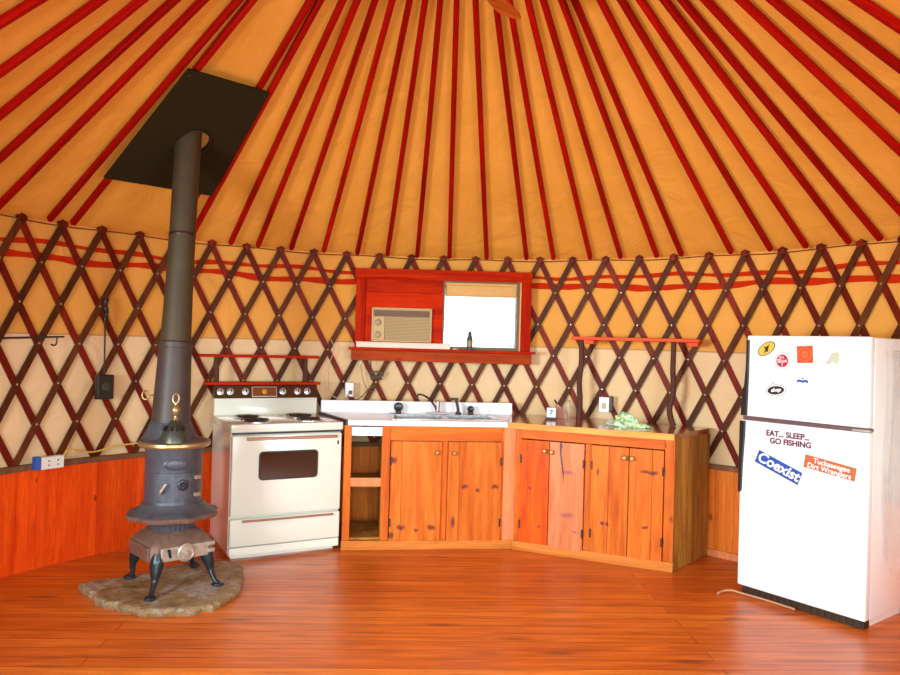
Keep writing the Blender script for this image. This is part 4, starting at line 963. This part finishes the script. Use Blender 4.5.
mb = MB(); mb.lathe([(.030, 0), (.030, .004), (.020, .008), (.001, .008)], 24, T(0, -.05, .085) @ RX); mb.build('dial', flat('dial_black', (.04, .05, .045), .4), e, smooth=True)
mb = MB(); mb.tube([(0, -.02, .16), (.0, -.012, .45), (-.005, -.01, .60)], .0055, 8); mb.build('lead', 'dark', e)
mb = MB(); mb.tube(spline([(-.004, -.014, .53), (.004, -.02, .58), (-.006, -.02, .63), (0, -.012, .68)], 5), [.015+.003*math.sin(i) for i in range(16)], 10); mb.build('lead_bundle', 'black', e, smooth=True)
mb = MB(); mb.tube([pol(a, 2.968, 1.455+.0022*(a+64.8)) for a in (-72, -68, -64.8, -62, -59, -57.3)], .006, 8)
mb.tube(spline([pol(-58.2, 2.968, 1.47), pol(-58.25, 2.968, 1.43), pol(-58.5, 2.965, 1.415), pol(-59.0, 2.96, 1.42)], 4), .005, 8)
mb.build('hanging_rod', 'dark', label='thin dark metal rod with a hook across the lattice at the far left', cat='rod', smooth=True)
mb = MB(); mb.tube(spline([pol(-57.3, 2.935, .70), pol(-56.3, 2.950, .735), pol(-54.5, 2.962, .71), pol(-52.7, 2.968, .70), pol(-50.3, 2.968, .725), pol(-48, 2.968, .73), pol(-45, 2.965, .74)], 6), .0055, 8)
mb.build('extension_cord', 'yellow', label='yellow extension cord strung along the lattice above the left wainscot', cat='cord', smooth=True)
# cables around the left outlet
def cord(name, pts, r, mat, label): 
    mb = MB(); mb.tube(spline([pol(*p) for p in pts], 6), r, 6); mb.build(name, mat, label=label, cat='cable', smooth=True)
cord('wall_cable', [(-18.8, 2.965, 1.50), (-18.2, 2.965, 1.42), (-18.9, 2.965, 1.30), (-18.9, 2.965, 1.12), (-18.3, 2.93, 1.045), (-16.8, 2.90, 1.01), (-16.0, 2.90, .96)], .0035, 'cable_pale', 'pale thin cable hanging down in a loop left of the outlet')
cord('wall_cable', [(-14.4, 2.965, 1.33), (-15.2, 2.965, 1.24), (-16.0, 2.96, 1.16), (-16.2, 2.945, 1.10)], .0035, 'cable_pale', 'pale cable dropping from the window apron to the outlet')
cord('wall_cable', [(-16.1, 2.91, 1.06), (-15.4, 2.92, 1.01), (-14.0, 2.94, 1.03), (-12.6, 2.962, 1.10), (-11.6, 2.962, 1.13)], .0045, 'cable_dark', 'dark cable drooping from the outlet plug to the right')
cord('wall_cable', [(-13.9, 2.967, 1.30), (-13.6, 2.967, 1.19), (-12.8, 2.965, 1.10), (-12.0, 2.965, 1.08)], .0035, 'copper', 'brownish cable curling below the window apron')
mb = MB(); rnd = random.Random(2)
mb.tube(spline([pol(-11.4+1.2*math.sin(t*1.9), 2.955+.006*math.sin(t*3), 1.215+.035*math.cos(t*1.3)) for t in range(12)], 4), .0045, 6)
mb.build('wire_knot', 'cable_dark', label='tangled knot of dark wire on the lattice under the window apron', cat='wire', smooth=True)
mb = MB(); mb.tube([pol(-12.4, 2.94, 1.355), pol(-12.4, 2.94, 1.25)], .004, 6); mb.build('dangling_hook', 'dark', label='short dark hook dangling beneath the window apron', cat='hook')

# ------------------------------------------------------------------ things on the wooden counter
# green bag
e = empty('plastic_bag', (1.295, 5.40, .9295), R_(-24), 'crumpled green and white plastic bag lying on the wooden counter', 'plastic bag')
def blob(sx, sy, sz, seed, mat, name, loc=(0, 0, 0), sub=4):
    b = bmesh.new(); bmesh.ops.create_icosphere(b, subdivisions=sub, radius=1); rnd = random.Random(seed)
    ks = [(Vector((rnd.gauss(0, 1), rnd.gauss(0, 1), rnd.gauss(0, 1)))*2.6, rnd.random()*6, rnd.uniform(.03, .11)) for _ in range(14)]
    for v in b.verts:
        n_ = v.co.normalized(); d = 1+sum(a*math.sin(n_.dot(k)+p) for k, p, a in ks)-.08*abs(math.sin(n_.x*9+n_.y*5))
        v.co = Vector((n_.x*sx*d, n_.y*sy*d, max(-sz*.55, n_.z*sz*d)))
    z0 = min(v.co.z for v in b.verts)
    for v in b.verts: v.co += Vector((loc[0], loc[1], loc[2]-z0))
    mb = MB(); mb.bm.free(); mb.bm = b; return mb.build(name, mat, e, smooth=True)
blob(.080, .055, .062, 3, 'bag', 'bag_body')
blob(.065, .035, .022, 8, 'bag', 'bag_tail', (.11, .0, 0))
blob(.085, .035, .024, 12, film_mat('bag_clear', (.62, .78, .66), .6), 'bag_handle', (-.075, .055, .0))
# white marked box
e = empty('small_box', (.800, 5.765, .9295), R_(-8), 'little white box with a blue mark on dark feet on the counter', 'box')
mb = MB(); mb.box(-.035, .035, -.02, .02, .018, .092, .003); mb.build('box_body', 'white', e)
mb = MB(); mb.box(-.03, .03, -.018, .018, 0, .018, .002); mb.build('foot', 'dark', e)
text('7', .05, flat('ink_box_blue', (.05, .12, .45), .4), e, (0, -.0205, .055), font_bold=.002)
# tape dispenser / clear jar beside it
e = empty('tape_dispenser', (.885, 5.88, .9295), R_(-15), 'reddish tape dispenser with a dark cutter beside the small white box', 'tape dispenser')
mb = MB(); mb.prism([(-.05, 0), (.06, 0), (.055, .05), (.02, .075), (-.02, .115), (-.035, .11), (-.03, .06)], -.015, .015, .003, RX); mb.build('dispenser_body', flat('dispenser_red', (.45, .16, .09), .35), e)
mb = MB(); mb.tube([(-.022, 0, .105), (-.045, 0, .145)], [.010, .006], 8); mb.build('cutter', 'black', e)
e = empty('glass_jar', (.955, 5.925, .9295), 0, 'slim clear glass jar beside the left log post', 'jar')
mb = MB(); mb.lathe([(.020, 0), (.022, .01), (.022, .09), (.014, .105), (.014, .125)], 20); mb.build('jar_body', film_mat('jar_glass', (.75, .68, .58), .35), e, smooth=True)
mb = MB(); mb.lathe([(.016, .124), (.016, .138), (.001, .139)], 16); mb.build('lid', flat('lid_amber', (.50, .30, .16), .4), e, smooth=True)
